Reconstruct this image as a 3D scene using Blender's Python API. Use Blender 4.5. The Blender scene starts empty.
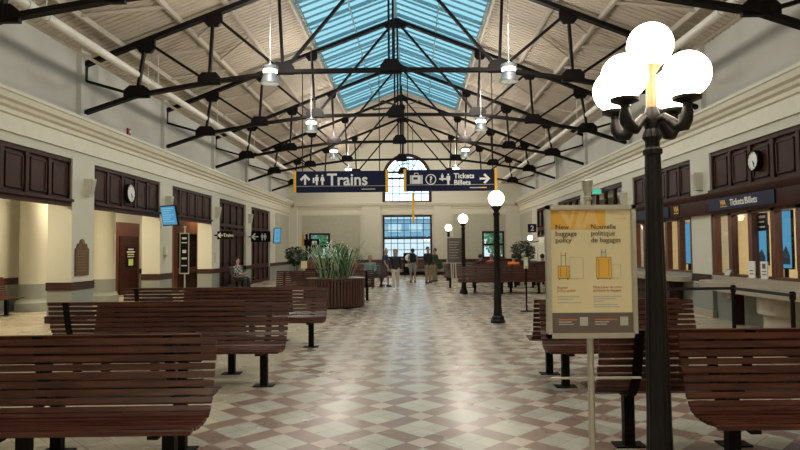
import bpy, bmesh, math, random
from mathutils import Vector, Matrix
random.seed(7)
PI = math.pi
sc = bpy.context.scene
COL = sc.collection
XL, XR, CX = -7.74, 6.80, -0.47
Y0, Y1 = -4.0, 38.6
EYE = 1.6
PIERS = [14.35 + 4.85*k for k in range(-3, 5)]      # pier centres
TRUSS = [14.5 + 4.85*k for k in range(-2, 5)]

# ------------------------------------------------------------------ materials
def new_mat(name):
    m = bpy.data.materials.new(name); m.use_nodes = True
    nt = m.node_tree; b = nt.nodes['Principled BSDF']
    return m, nt, b
def mat(name, col, rough=0.6, metal=0.0, var=0.12, scale=6.0, bump=0.0, bscale=40.0, stretch=(1,1,1), spec=0.5, emit=None, estr=0):
    m, nt, b = new_mat(name)
    n, l = nt.nodes, nt.links
    tc = n.new('ShaderNodeTexCoord'); mp = n.new('ShaderNodeMapping'); mp.inputs['Scale'].default_value = stretch
    l.new(tc.outputs['Object'], mp.inputs['Vector'])
    ns = n.new('ShaderNodeTexNoise'); ns.inputs['Scale'].default_value = scale; ns.inputs['Detail'].default_value = 4
    l.new(mp.outputs[0], ns.inputs['Vector'])
    r = n.new('ShaderNodeValToRGB')
    r.color_ramp.elements[0].position = .3; r.color_ramp.elements[1].position = .7
    r.color_ramp.elements[0].color = [c*(1-var) for c in col] + [1]
    r.color_ramp.elements[1].color = [min(1, c*(1+var)) for c in col] + [1]
    l.new(ns.outputs['Fac'], r.inputs[0]); l.new(r.outputs[0], b.inputs['Base Color'])
    b.inputs['Roughness'].default_value = rough; b.inputs['Metallic'].default_value = metal
    b.inputs['Specular IOR Level'].default_value = spec
    if bump:
        n2 = n.new('ShaderNodeTexNoise'); n2.inputs['Scale'].default_value = bscale
        l.new(mp.outputs[0], n2.inputs['Vector'])
        bp = n.new('ShaderNodeBump'); bp.inputs['Strength'].default_value = bump; bp.inputs['Distance'].default_value = .01
        l.new(n2.outputs['Fac'], bp.inputs['Height']); l.new(bp.outputs[0], b.inputs['Normal'])
    if emit:
        b.inputs['Emission Color'].default_value = list(emit) + [1]; b.inputs['Emission Strength'].default_value = estr
    return m
def wood(name, dark, light, rough=.4, sx=(1.2, 14, 14), spec=.5):
    m, nt, b = new_mat(name); n, l = nt.nodes, nt.links
    tc = n.new('ShaderNodeTexCoord'); mp = n.new('ShaderNodeMapping'); mp.inputs['Scale'].default_value = sx
    l.new(tc.outputs['Object'], mp.inputs['Vector'])
    ns = n.new('ShaderNodeTexNoise'); ns.inputs['Scale'].default_value = 2.2; ns.inputs['Detail'].default_value = 6; ns.inputs['Distortion'].default_value = .6
    l.new(mp.outputs[0], ns.inputs['Vector'])
    r = n.new('ShaderNodeValToRGB'); r.color_ramp.elements[0].position = .32; r.color_ramp.elements[1].position = .7
    r.color_ramp.elements[0].color = list(dark) + [1]; r.color_ramp.elements[1].color = list(light) + [1]
    l.new(ns.outputs['Fac'], r.inputs[0]); l.new(r.outputs[0], b.inputs['Base Color'])
    b.inputs['Roughness'].default_value = rough; b.inputs['Specular IOR Level'].default_value = spec
    bp = n.new('ShaderNodeBump'); bp.inputs['Strength'].default_value = .15; bp.inputs['Distance'].default_value = .004
    l.new(ns.outputs['Fac'], bp.inputs['Height']); l.new(bp.outputs[0], b.inputs['Normal'])
    return m
def glow(name, col, s):
    m, nt, b = new_mat(name); n, l = nt.nodes, nt.links
    n.remove(b); e = n.new('ShaderNodeEmission'); e.inputs[0].default_value = list(col) + [1]; e.inputs[1].default_value = s
    l.new(e.outputs[0], n['Material Output'].inputs[0]); return m
def glass(name, tint, refl=.08, rough=.02):
    m, nt, b = new_mat(name); n, l = nt.nodes, nt.links
    n.remove(b); t = n.new('ShaderNodeBsdfTransparent'); t.inputs[0].default_value = list(tint) + [1]
    g = n.new('ShaderNodeBsdfGlossy'); g.inputs['Roughness'].default_value = rough
    mx = n.new('ShaderNodeMixShader'); mx.inputs[0].default_value = refl
    l.new(t.outputs[0], mx.inputs[1]); l.new(g.outputs[0], mx.inputs[2]); l.new(mx.outputs[0], n['Material Output'].inputs[0])
    return m
def wall_paint(name, up, low, split=.75):
    # two paints: cream above the chair rail, grey green dado below it
    m, nt, b = new_mat(name); n, l = nt.nodes, nt.links
    g = n.new('ShaderNodeNewGeometry'); s = n.new('ShaderNodeSeparateXYZ'); l.new(g.outputs['Position'], s.inputs[0])
    c = n.new('ShaderNodeMath'); c.operation = 'GREATER_THAN'; c.inputs[1].default_value = split; l.new(s.outputs[2], c.inputs[0])
    ns = n.new('ShaderNodeTexNoise'); ns.inputs['Scale'].default_value = 1.3; ns.inputs['Detail'].default_value = 5
    l.new(g.outputs['Position'], ns.inputs['Vector'])
    mx = n.new('ShaderNodeMix'); mx.data_type = 'RGBA'; l.new(c.outputs[0], mx.inputs[0])
    mx.inputs[6].default_value = list(low) + [1]; mx.inputs[7].default_value = list(up) + [1]
    hv = n.new('ShaderNodeMapRange'); hv.inputs[3].default_value = .93; hv.inputs[4].default_value = 1.05; l.new(ns.outputs['Fac'], hv.inputs[0])
    mm = n.new('ShaderNodeVectorMath'); mm.operation = 'SCALE'; l.new(mx.outputs[2], mm.inputs[0]); l.new(hv.outputs[0], mm.inputs['Scale'])
    l.new(mm.outputs[0], b.inputs['Base Color']); b.inputs['Roughness'].default_value = .62
    return m
def floor_mat():
    m, nt, b = new_mat('diagonal_floor_tile'); n, l = nt.nodes, nt.links
    def M(op, a, c=None, v=None):
        x = n.new('ShaderNodeMath'); x.operation = op
        l.new(a, x.inputs[0]) if not isinstance(a, (int, float)) else setattr(x.inputs[0], 'default_value', a)
        if c is not None: l.new(c, x.inputs[1])
        if v is not None: x.inputs[1].default_value = v
        return x.outputs[0]
    g = n.new('ShaderNodeNewGeometry'); s = n.new('ShaderNodeSeparateXYZ'); l.new(g.outputs['Position'], s.inputs[0])
    X, Y = s.outputs[0], s.outputs[1]
    t = .190; k = 1/(math.sqrt(2)*t)
    u = M('ADD', M('MULTIPLY', M('ADD', X, Y), v=k), v=2.153+300)
    w = M('ADD', M('MULTIPLY', M('SUBTRACT', Y, X), v=k), v=-.323+300)
    cu, cw = M('FLOOR', u), M('FLOOR', w)
    fu, fw = M('FRACT', u), M('FRACT', w)
    su = M('LESS_THAN', M('MODULO', cu, v=3.0), v=.5); sw = M('LESS_THAN', M('MODULO', cw, v=3.0), v=.5)
    both = M('MULTIPLY', su, sw); either = M('MAXIMUM', su, sw)
    xc = M('MULTIPLY', M('SUBTRACT', M('SUBTRACT', cu, cw), v=2.476), v=t/math.sqrt(2))
    inside = M('MULTIPLY', M('GREATER_THAN', xc, v=-1.82), M('LESS_THAN', xc, v=3.95))
    def mix(f, a, bcol):
        x = n.new('ShaderNodeMix'); x.data_type = 'RGBA'; l.new(f, x.inputs[0])
        for i, q in ((6, a), (7, bcol)):
            if isinstance(q, tuple): x.inputs[i].default_value = list(q) + [1]
            else: l.new(q, x.inputs[i])
        return x.outputs[2]
    LIGHT, MAUVE, PINK, CREAM = (.475, .44, .36), (.265, .17, .13), (.52, .41, .335), (.52, .44, .32)
    col = mix(either, LIGHT, MAUVE); col = mix(both, col, PINK); col = mix(inside, CREAM, col)
    cv = n.new('ShaderNodeCombineXYZ'); l.new(cu, cv.inputs[0]); l.new(cw, cv.inputs[1])
    wn = n.new('ShaderNodeTexWhiteNoise'); l.new(cv.outputs[0], wn.inputs['Vector'])
    hv = n.new('ShaderNodeMapRange'); hv.inputs[3].default_value = .90; hv.inputs[4].default_value = 1.08; l.new(wn.outputs['Value'], hv.inputs[0])
    ns = n.new('ShaderNodeTexNoise'); ns.inputs['Scale'].default_value = 1.1; ns.inputs['Detail'].default_value = 6; l.new(g.outputs['Position'], ns.inputs['Vector'])
    hv2 = n.new('ShaderNodeMapRange'); hv2.inputs[3].default_value = .86; hv2.inputs[4].default_value = 1.12; l.new(ns.outputs['Fac'], hv2.inputs[0])
    sc_ = n.new('ShaderNodeVectorMath'); sc_.operation = 'SCALE'; l.new(col, sc_.inputs[0]); l.new(M('MULTIPLY', hv.outputs[0], hv2.outputs[0]), sc_.inputs['Scale'])
    e = M('MINIMUM', M('MINIMUM', fu, M('SUBTRACT', 1.0, fu)), M('MINIMUM', fw, M('SUBTRACT', 1.0, fw)))
    gr = M('LESS_THAN', e, v=.016)
    col = mix(gr, sc_.outputs[0], (.24, .20, .16))
    l.new(col, b.inputs['Base Color'])
    rr = n.new('ShaderNodeMapRange'); rr.inputs[3].default_value = .20; rr.inputs[4].default_value = .36; l.new(ns.outputs['Fac'], rr.inputs[0])
    l.new(rr.outputs[0], b.inputs['Roughness'])
    bp = n.new('ShaderNodeBump'); bp.inputs['Strength'].default_value = .25; bp.inputs['Distance'].default_value = .002
    l.new(M('MINIMUM', e, v=.04), bp.inputs['Height']); l.new(bp.outputs[0], b.inputs['Normal'])
    return m

M = {}
M['floor'] = floor_mat()
M['wall'] = wall_paint('cream_wall_paint', (.60, .585, .485), (.26, .275, .24))
M['upper'] = mat('pale_upper_wall_paint', (.55, .545, .505), .7, var=.05, scale=1.5)
M['cornice'] = mat('cream_moulding_paint', (.66, .63, .51), .5, var=.04)
M['deck'] = mat('beige_metal_roof_deck', (.49, .43, .355), .6, var=.07, scale=2)
M['beam'] = mat('beige_painted_steel', (.49, .44, .37), .5, var=.05)
M['pipe'] = mat('white_painted_pipe', (.72, .69, .62), .45, var=.05)
M['black'] = mat('black_painted_steel', (.007, .005, .005), .55, var=.2, spec=.12)
M['iron'] = mat('black_cast_iron', (.011, .009, .008), .42, .15, var=.2, bump=.2, spec=.3)
M['bench'] = wood('stained_bench_wood', (.036, .010, .006), (.110, .034, .020), .30, spec=.35)
M['panel'] = wood('dark_brown_panelling', (.032, .010, .007), (.056, .019, .013), .55, (6, 2, 1.5), .2)
M['rail'] = wood('brown_chair_rail_wood', (.035, .014, .010), (.060, .024, .017), .5, (2, 2, 9), .25)
M['redwood'] = wood('reddish_frame_wood', (.085, .028, .015), (.15, .052, .028), .4, (6, 6, 1))
M['planter'] = wood('planter_slat_wood', (.050, .020, .013), (.105, .042, .027), .4, (14, 14, 1.2))
M['globe'] = glow('lit_white_globe', (1, .86, .66), 14)
M['brass'] = mat('golden_brass', (.22, .15, .07), .5, .3, var=.1)  # golden tone is the metal's own colour
M['lamp'] = mat('spun_aluminium', (.20, .22, .23), .45, .5, var=.1)
M['rod'] = mat('grey_lamp_rod', (.16, .155, .145), .7, var=.05, spec=.1)
M['bulb'] = glow('lit_lamp_disc', (1, .88, .66), 14)
M['glass'] = glass('clear_window_glass', (.97, .985, .99), .04)
M['sky_glass'] = glass('blue_tinted_skylight_glazing', (.49, .655, .69), .05, .3)
M['sky_bar'] = mat('skylight_glazing_bar', (.17, .34, .42), .5, var=.05)
M['navy'] = mat('navy_sign_face', (.006, .009, .040), .5, var=.05, spec=.2)
M['white'] = mat('white_sign_print', (.78, .78, .76), .5, var=.02)
M['ylw'] = mat('yellow_sign_edge', (.85, .46, .03), .45, var=.05)
M['cream'] = mat('cream_poster_paper', (.78, .66, .40), .55, var=.02)
M['orange'] = mat('poster_yellow_print', (.80, .44, .07), .55, var=.03)
M['orange2'] = mat('poster_pale_yellow_print', (.82, .54, .20), .55, var=.03)
M['ink'] = mat('brown_poster_ink', (.10, .06, .045), .6, var=.05)
M['taupe'] = mat('taupe_poster_band', (.14, .105, .09), .6, var=.04)
M['rust'] = mat('rust_poster_ink', (.55, .20, .08), .6, var=.04)
M['grey'] = mat('pale_grey_print', (.48, .46, .40), .6, var=.04)
M['silver'] = mat('brushed_silver_frame', (.58, .54, .46), .38, .75, var=.06)
M['bronze'] = mat('bronze_plaque_metal', (.16, .085, .04), .45, .5, var=.25, scale=25, bump=.6, bscale=60)
M['plastic'] = mat('cream_plastic_housing', (.66, .62, .50), .5, var=.03)
M['dial'] = mat('white_clock_dial', (.80, .80, .78), .5, var=.02)
M['screen'] = glow('blue_lit_screen', (.12, .42, .68), .75)
M['screen2'] = glow('pale_lit_screen_rows', (.35, .68, .88), .8)
M['house'] = glow('lit_screen_house_shape', (.05, .07, .08), .6)
M['counter'] = mat('speckled_stone_counter', (.37, .31, .235), .35, var=.2, scale=60)
M['drum'] = mat('pale_laminate_drum', (.44, .38, .29), .5, var=.06)
M['leaf'] = mat('green_plant_leaf', (.06, .14, .045), .45, var=.5, scale=9)
M['leaf2'] = mat('pale_edged_plant_leaf', (.38, .48, .33), .45, var=.4, scale=9)
M['dleaf'] = mat('dark_green_leaf', (.022, .05, .022), .5, var=.5, scale=9)
M['rleaf'] = mat('red_tinged_leaf', (.14, .03, .03), .5, var=.5, scale=9)
M['soil'] = mat('dark_soil', (.03, .02, .015), .9, var=.4, scale=30, bump=.8)
M['skin'] = mat('skin', (.45, .27, .19), .5, var=.06)
M['hair'] = mat('dark_brown_hair', (.025, .016, .012), .6, var=.3, scale=30)
M['blond'] = mat('light_brown_hair', (.26, .16, .08), .6, var=.3, scale=30)
M['greyhair'] = mat('grey_hair', (.38, .36, .33), .6, var=.2, scale=30)
M['c_navy'] = mat('dark_blue_cloth', (.025, .035, .09), .8, var=.15)
M['c_black'] = mat('black_cloth', (.014, .014, .016), .8, var=.15)
M['c_cream'] = mat('cream_trouser_cloth', (.55, .50, .40), .8, var=.08)
M['c_khaki'] = mat('khaki_cloth', (.30, .24, .15), .8, var=.08)
M['c_grey'] = mat('grey_cloth', (.30, .31, .31), .8, var=.1)
M['c_red'] = mat('coral_red_cloth', (.62, .11, .10), .8, var=.1)
M['c_maroon'] = mat('dark_red_cloth', (.16, .03, .03), .8, var=.1)
M['c_orange'] = mat('orange_cloth', (.90, .20, .02), .7, var=.1)
M['c_teal'] = mat('grey_teal_cloth', (.16, .24, .24), .8, var=.1)
M['green'] = mat('dark_olive_cloth', (.04, .06, .03), .8, var=.1)
M['exit'] = glow('lit_green_sign_face', (.10, .75, .50), .8)
M['lime'] = mat('lime_label_print', (.55, .72, .20), .5, var=.03)
M['lime2'] = mat('pale_lime_label', (.50, .58, .34), .5, var=.03)
M['recess'] = mat('olive_beige_recess_paint', (.43, .42, .33), .65, var=.05)
M['dado'] = mat('grey_green_dado_paint', (.26, .275, .24), .6, var=.05)
M['redpaint'] = mat('red_alarm_plastic', (.20, .02, .015), .4, var=.05)
M['bluecloth'] = mat('teal_blue_plastic', (.03, .16, .28), .5, var=.05)
M['fac'] = mat('blue_grey_facade', (.20, .38, .52), .6, var=.1, scale=.5)
M['fac_w'] = mat('facade_window_band', (.50, .66, .74), .3, var=.1)
M['pale_fac'] = mat('white_lower_facade', (.75, .80, .83), .6, var=.05)
M['asphalt'] = mat('grey_paving', (.35, .35, .34), .8, var=.1, scale=.5)
M['tree'] = mat('outdoor_tree_leaf', (.10, .26, .10), .7, var=.5, scale=3)
M['bark'] = mat('tree_bark', (.08, .05, .03), .9, var=.3)
M['office'] = mat('cream_office_wall', (.66, .58, .40), .7, var=.04)
# plaid shirt
def plaid():
    m, nt, b = new_mat('black_and_white_plaid_cloth'); n, l = nt.nodes, nt.links
    tc = n.new('ShaderNodeTexCoord'); ck = n.new('ShaderNodeTexChecker'); ck.inputs['Scale'].default_value = 12
    ck.inputs[1].default_value = (.03, .03, .035, 1); ck.inputs[2].default_value = (.42, .42, .42, 1)
    l.new(tc.outputs['Object'], ck.inputs[0]); l.new(ck.outputs[0], b.inputs['Base Color']); b.inputs['Roughness'].default_value = .85
    return m
M['plaid'] = plaid()

# ------------------------------------------------------------------ mesh builder
class MB:
    def __init__(s): s.v = []; s.f = []
    def add(s, vs, fs):
        o = len(s.v); s.v += [tuple(v) for v in vs]; s.f += [[i+o for i in f] for f in fs]; return s
    def box(s, x0, x1, y0, y1, z0, z1):
        vs = [(x, y, z) for z in (z0, z1) for y in (y0, y1) for x in (x0, x1)]
        return s.add(vs, [(0,2,3,1), (4,5,7,6), (0,1,5,4), (2,6,7,3), (0,4,6,2), (1,3,7,5)])
    def beam(s, a, b, w, d, up=(0, 1, 0)):
        a, b = Vector(a), Vector(b); t = (b-a).normalized(); u = Vector(up)
        q = t.cross(u).normalized(); u = q.cross(t).normalized()
        vs = []
        for p in (a, b):
            for i, j in ((-1,-1), (1,-1), (1,1), (-1,1)): vs.append(p + q*(i*w/2) + u*(j*d/2))
        return s.add(vs, [(0,3,2,1), (4,5,6,7), (0,1,5,4), (1,2,6,5), (2,3,7,6), (3,0,4,7)])
    def cyl(s, a, b, r0, r1=None, n=12):
        if r1 is None: r1 = r0
        a, b = Vector(a), Vector(b); t = (b-a).normalized()
        q = t.orthogonal().normalized(); u = t.cross(q)
        vs = [p + (q*math.cos(2*PI*i/n) + u*math.sin(2*PI*i/n))*r for p, r in ((a, r0), (b, r1)) for i in range(n)]
        fs = [(i, (i+1) % n, n+(i+1) % n, n+i) for i in range(n)] + [tuple(range(n))[::-1], tuple(range(n, 2*n))]
        return s.add(vs, fs)
    def lathe(s, prof, n=16, c=(0, 0, 0), axis='z', flute=0):
        vs = []
        for r, h in prof:
            for i in range(n):
                a = 2*PI*i/n; rr = r*(1 - (flute if i % 2 else 0))
                x, y = rr*math.cos(a), rr*math.sin(a)
                if axis == 'z': vs.append((c[0]+x, c[1]+y, c[2]+h))
                elif axis == 'x': vs.append((c[0]+h, c[1]+x, c[2]+y))
                else: vs.append((c[0]+x, c[1]+h, c[2]+y))
        m = len(prof); fs = []
        for j in range(m-1):
            for i in range(n): fs.append((j*n+i, j*n+(i+1) % n, (j+1)*n+(i+1) % n, (j+1)*n+i))
        fs.append(tuple(range(n))[::-1]); fs.append(tuple(range((m-1)*n, m*n)))
        return s.add(vs, fs)
    def sphere(s, c, r, n=20, m=12, sz=1.0):
        prof = [(r*math.sin(PI*j/m) + (1e-4 if j in (0, m) else 0), -r*sz*math.cos(PI*j/m)) for j in range(m+1)]
        return s.lathe(prof, n, c)
    def tube(s, pts, r, n=8):
        pts = [Vector(p) for p in pts]; rs = r if isinstance(r, (list, tuple)) else [r]*len(pts)
        vs = []; q = None
        for i, p in enumerate(pts):
            t = (pts[min(i+1, len(pts)-1)] - pts[max(i-1, 0)]).normalized()
            q = t.orthogonal().normalized() if q is None else (q - t*q.dot(t)).normalized()
            u = t.cross(q)
            vs += [p + (q*math.cos(2*PI*k/n) + u*math.sin(2*PI*k/n))*rs[i] for k in range(n)]
        fs = []
        for j in range(len(pts)-1):
            for i in range(n): fs.append((j*n+i, j*n+(i+1) % n, (j+1)*n+(i+1) % n, (j+1)*n+i))
        fs.append(tuple(range(n))[::-1]); fs.append(tuple(range((len(pts)-1)*n, len(pts)*n)))
        return s.add(vs, fs)
    def prism(s, poly, o, ax, ay, d):
        """poly in the plane o + x*ax + y*ay, extruded by vector d"""
        o, ax, ay, d = Vector(o), Vector(ax), Vector(ay), Vector(d); n = len(poly)
        vs = [o + ax*p[0] + ay*p[1] for p in poly] + [o + ax*p[0] + ay*p[1] + d for p in poly]
        return s.add(vs, [tuple(range(n))[::-1], tuple(range(n, 2*n))] + [(i, (i+1) % n, n+(i+1) % n, n+i) for i in range(n)])
    def build(s, name, m, parent=None, smooth=True, loc=None, bevel=0):
        bm = bmesh.new(); vs = [bm.verts.new(v) for v in s.v]
        for f in s.f:
            try: bm.faces.new([vs[i] for i in f])
            except ValueError: pass
        bmesh.ops.recalc_face_normals(bm, faces=bm.faces)
        if bevel: bmesh.ops.bevel(bm, geom=[e for e in bm.edges if len(e.link_faces) == 2 and e.calc_face_angle(0) > .6], offset=bevel, segments=2, affect='EDGES')
        if smooth:
            for f in bm.faces: f.smooth = True
            for e in bm.edges:
                if len(e.link_faces) == 2 and e.calc_face_angle(0) > .65: e.smooth = False
        me = bpy.data.meshes.new(name); bm.to_mesh(me); bm.free()
        me.materials.append(m)
        o = bpy.data.objects.new(name, me); COL.objects.link(o)
        if parent: o.parent = parent
        if loc: o.location = loc
        return o
def tag(o, label=None, cat=None, group=None, kind=None):
    if label: o['label'] = label
    if cat: o['category'] = cat
    if group: o['group'] = group
    if kind: o['kind'] = kind
    return o
def thing(name, label, cat, loc=(0, 0, 0), rz=0, group=None):
    o = bpy.data.objects.new(name, None); COL.objects.link(o); o.empty_display_size = .2
    o.location = loc; o.rotation_euler = (0, 0, rz)
    return tag(o, label, cat, group)
def part(name, mb, m, parent, label=None, **k):
    o = mb.build(name, m, parent, **k)
    if label: o['label'] = label
    return o
def dup(root, loc, rz=None, label=None):
    r = root.copy(); COL.objects.link(r); r.location = loc
    if rz is not None: r.rotation_euler = (0, 0, rz)
    if label: r['label'] = label
    for ch in list(root.children):
        c = ch.copy(); COL.objects.link(c); c.parent = r
        for g in ch.children:
            d = g.copy(); COL.objects.link(d); d.parent = c
    return r
_tn = [0]
def struct(name, mb, m, label=None, parent=None, **k):
    o = mb.build(name, m, parent, **k)
    if parent is None: o['kind'] = 'structure'
    if label: o['label'] = label
    return o
def trim(mb, m, label=None, **k):
    _tn[0] += 1
    return struct('trim_%d' % _tn[0], mb, m, label, **k)
def text(name, body, size, m, parent, origin, ax, ay, ext=.002, align='LEFT', bold=0.0, sx=1.0):
    """lettering in the plane origin + x*ax + y*ay"""
    cu = bpy.data.curves.new(name, 'FONT'); cu.body = body; cu.size = size; cu.extrude = ext; cu.align_x = align; cu.offset = bold
    cu.resolution_u = 3; cu.space_line = .95
    t = bpy.data.objects.new(name, cu); COL.objects.link(t)
    me = bpy.data.meshes.new_from_object(t.evaluated_get(bpy.context.evaluated_depsgraph_get()))
    bpy.data.objects.remove(t); bpy.data.curves.remove(cu)
    ax, ay = Vector(ax).normalized(), Vector(ay).normalized(); az = ax.cross(ay)
    mt = Matrix((ax*sx, ay, az)).transposed().to_4x4(); mt.translation = Vector(origin)
    me.transform(mt); me.materials.clear(); me.materials.append(m); me.name = name
    o = bpy.data.objects.new(name, me); COL.objects.link(o); o.parent = parent
    return o

# ================================================================== SETTING
struct('floor', MB().box(-12.2, 11.2, Y0-.3, Y1+.3, -.2, 0), M['floor'], 'beige and mauve diagonal tile floor')
PH = .48
# left wall
w = MB(); w.box(XL-.55, XL, Y0, Y1, 3.74, 4.5); w.box(XL-.5, XL-.2, Y0, Y1, 4.5, 6.62)
for y in PIERS[:7]: w.box(XL-.55, XL, y-PH, y+PH, 0, 3.74)
w.box(XL-.55, XL, PIERS[7]-PH, Y1, 0, 3.74); w.box(XL-.55, XL, Y0, PIERS[0]-PH, 0, 3.74)
struct('wall_left', w, M['wall'])
# right wall
w = MB(); w.box(XR, XR+.4, Y0, Y1, 3.74, 4.5); w.box(XR+.2, XR+.5, Y0, Y1, 4.5, 6.62)
for y in PIERS[:7]: w.box(XR, XR+.4, y-PH, y+PH, 0, 3.74)
w.box(XR, XR+.4, PIERS[7]-PH, Y1, 0, 3.74); w.box(XR, XR+.4, Y0, PIERS[0]-PH, 0, 3.74)
w.box(XR+.05, XR+.35, PIERS[6]+PH, PIERS[7]-PH, 0, 2.2)
w.box(XR+.05, XR+.35, PIERS[4]+PH, PIERS[5]-PH, 0, 1.5)
for k in (1, 2, 3): w.box(XR+.1, XR+.38, PIERS[k]+PH, PIERS[k+1]-PH, 0, .93)
struct('wall_right', w, M['wall'])
# upper wall skins (paler paint above the cornice) with pilasters at every truss
w = MB(); w.box(XL-.2, XL-.17, Y0, Y1, 4.6, 6.55)
for y in TRUSS: w.box(XL-.17, XL-.05, y-.22, y+.22, 4.6, 6.55)
struct('wall_left_upper', w, M['upper'])
w = MB(); w.box(XR+.17, XR+.2, Y0, Y1, 4.6, 6.55)
for y in TRUSS: w.box(XR+.05, XR+.17, y-.22, y+.22, 4.6, 6.55)
struct('wall_right_upper', w, M['upper'])
# far wall with window openings
RS = .385                                            # roof slope
def zdeck(x): return 6.45 + RS*(7.27-abs(x-CX))
WC = -.30
def far_wall():
    b = MB(); y0, y1 = Y1, Y1+.35
    xs_open = [(-6.52, -5.18, 1.0, 2.68), (4.42, 5.82, 1.0, 2.72)]
    wl, wr = WC-1.56, WC+1.56
    def col(x0, x1, z0, z1): b.box(x0, x1, y0, y1, z0, z1)
    col(-12.2, XL, 0, 4.0); col(XR, 11.2, 0, 4.0)
    col(XL, -6.52, 0, 4.54); col(-6.52, -5.18, 0, 1.0); col(-6.52, -5.18, 2.68, 4.54); col(-5.18, wl, 0, 4.54)
    col(wl, wr, 0, 1.05); col(wl, wr, 3.78, 4.54)
    col(wr, 4.42, 0, 4.54); col(4.42, 5.82, 0, 1.0); col(4.42, 5.82, 2.72, 4.54); col(5.82, XR, 0, 4.54)
    # gable with arched opening, spring line 6.13 radius 1.56
    N = 24; arc = [(WC-1.56*math.cos(PI*i/N), 6.13+1.56*math.sin(PI*i/N)) for i in range(N+1)]
    for i in range(N):
        (xa, za), (xb, zb) = arc[i], arc[i+1]
        b.prism([(xa, za), (xb, zb), (xb, zdeck(xb)+.3), (xa, zdeck(xa)+.3)], (0, y0, 0), (1, 0, 0), (0, 0, 1), (0, .35, 0))
    b.prism([(XL-.5, 4.54), (wl, 4.54), (wl, zdeck(wl)+.3), (XL-.5, zdeck(XL-.5)+.3)], (0, y0, 0), (1, 0, 0), (0, 0, 1), (0, .35, 0))
    b.prism([(wr, 4.54), (XR+.5, 4.54), (XR+.5, zdeck(XR+.5)+.3), (wr, zdeck(wr)+.3)], (0, y0, 0), (1, 0, 0), (0, 0, 1), (0, .35, 0))
    return b
struct('wall_back', far_wall(), M['wall'])
w = MB(); w.prism([(-12.2, 0), (11.2, 0), (11.2, 4), (XR+.3, 4), (XR+.3, 6.7), (CX, 9.6), (XL-.3, 6.7), (XL-.3, 4), (-12.2, 4)], (0, Y0-.3, 0), (1, 0, 0), (0, 0, 1), (0, .3, 0))
struct('wall_front', w, M['wall'])
# pilasters on the far wall
w = MB()
for a, b in ((XL, -7.25), (-3.15, -1.98), (1.38, 2.48), (6.0, XR)): w.box(a, b, Y1-.14, Y1, 0, 4.3)
trim(w, M['wall'], 'cream pilasters on far wall')
b = MB(); y_ = Y1-.03
for a, c, z0, z1 in ((-6.95, -6.52, .98, 3.78), (-5.18, -3.3, .98, 3.78), (-6.52, -5.18, 2.68, 3.78), (2.62, 4.42, .98, 3.78), (5.82, 5.92, .98, 3.78), (4.42, 5.82, 2.72, 3.78)): b.box(a, c, y_, Y1, z0, z1)
trim(b, M['recess'], 'olive beige recessed panels of far wall')
b = MB().box(XL, XL+.03, 34.6, 38.1, .95, 3.75).box(XR-.03, XR, 34.6, 38.1, .99, 3.75); trim(b, M['recess'], 'olive beige side wall panels at the far end')
# cornice: one profile swept along each wall
CP = [(0, 3.93), (.05, 3.93), (.05, 3.98), (.02, 3.98), (.02, 4.26), (.07, 4.28), (.08, 4.36), (.15, 4.40), (.17, 4.46), (.24, 4.50), (.27, 4.60), (.30, 4.62), (.30, 4.68), (-.2, 4.70)]
trim(MB().prism(CP, (XL, Y0, 0), (1, 0, 0), (0, 0, 1), (0, Y1-Y0, 0)), M['cornice'], 'cream cornice along left wall')
trim(MB().prism(CP, (XR, Y0, 0), (-1, 0, 0), (0, 0, 1), (0, Y1-Y0, 0)), M['cornice'], 'cream cornice along right wall')
trim(MB().prism([(a, z-.1 if a > 0 else max(3.84, z-.1)) for a, z in CP], (XL+.3, Y1, 0), (0, -1, 0), (0, 0, 1), (XR-XL-.6, 0, 0)), M['cornice'], 'cream cornice on far wall')
# chair rails and bases
def wrap(side, y, z0, z1, t, m, label=None):
    b = MB()
    if side == 'L': b.box(XL-.55-t, XL+t, y-PH-t, y+PH+t, z0, z1)
    else: b.box(XR-t, XR+.06, y-PH-t, y+PH+t, z0, z1)
    return b
def multi(side, zs, t, ys):
    b = MB()
    for y in ys:
        q = wrap(side, y, zs[0], zs[1], t, None); b.add(q.v, q.f)
    return b
trim(multi('L', (.74, .92), .02, PIERS[:7]), M['rail'], 'dark wood chair rail round left piers')
trim(multi('R', (.79, .97), .02, PIERS[:7]), M['rail'], 'dark wood chair rail round right piers')
struct('baseboard_left', multi('L', (0, .16), .03, PIERS[:7]), M['rail'])
struct('baseboard_right', multi('R', (0, .16), .03, PIERS[:7]), M['counter'])
b = MB(); b.box(XL, XL+.02, PIERS[7]-PH, Y1, .74, .92); trim(b, M['rail'], 'dark wood chair rail, far left bay')
b = MB(); b.box(XR-.02, XR, PIERS[7]-PH, Y1, .74, .92); trim(b, M['rail'], 'dark wood chair rail, far right bay')
b = MB(); b.box(XL, XR, Y1-.17, Y1, .78, .98); b.box(XL, XR, Y1-.16, Y1, 0, .2); trim(b, M['rail'], 'dark wood chair rail on far wall')

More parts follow.
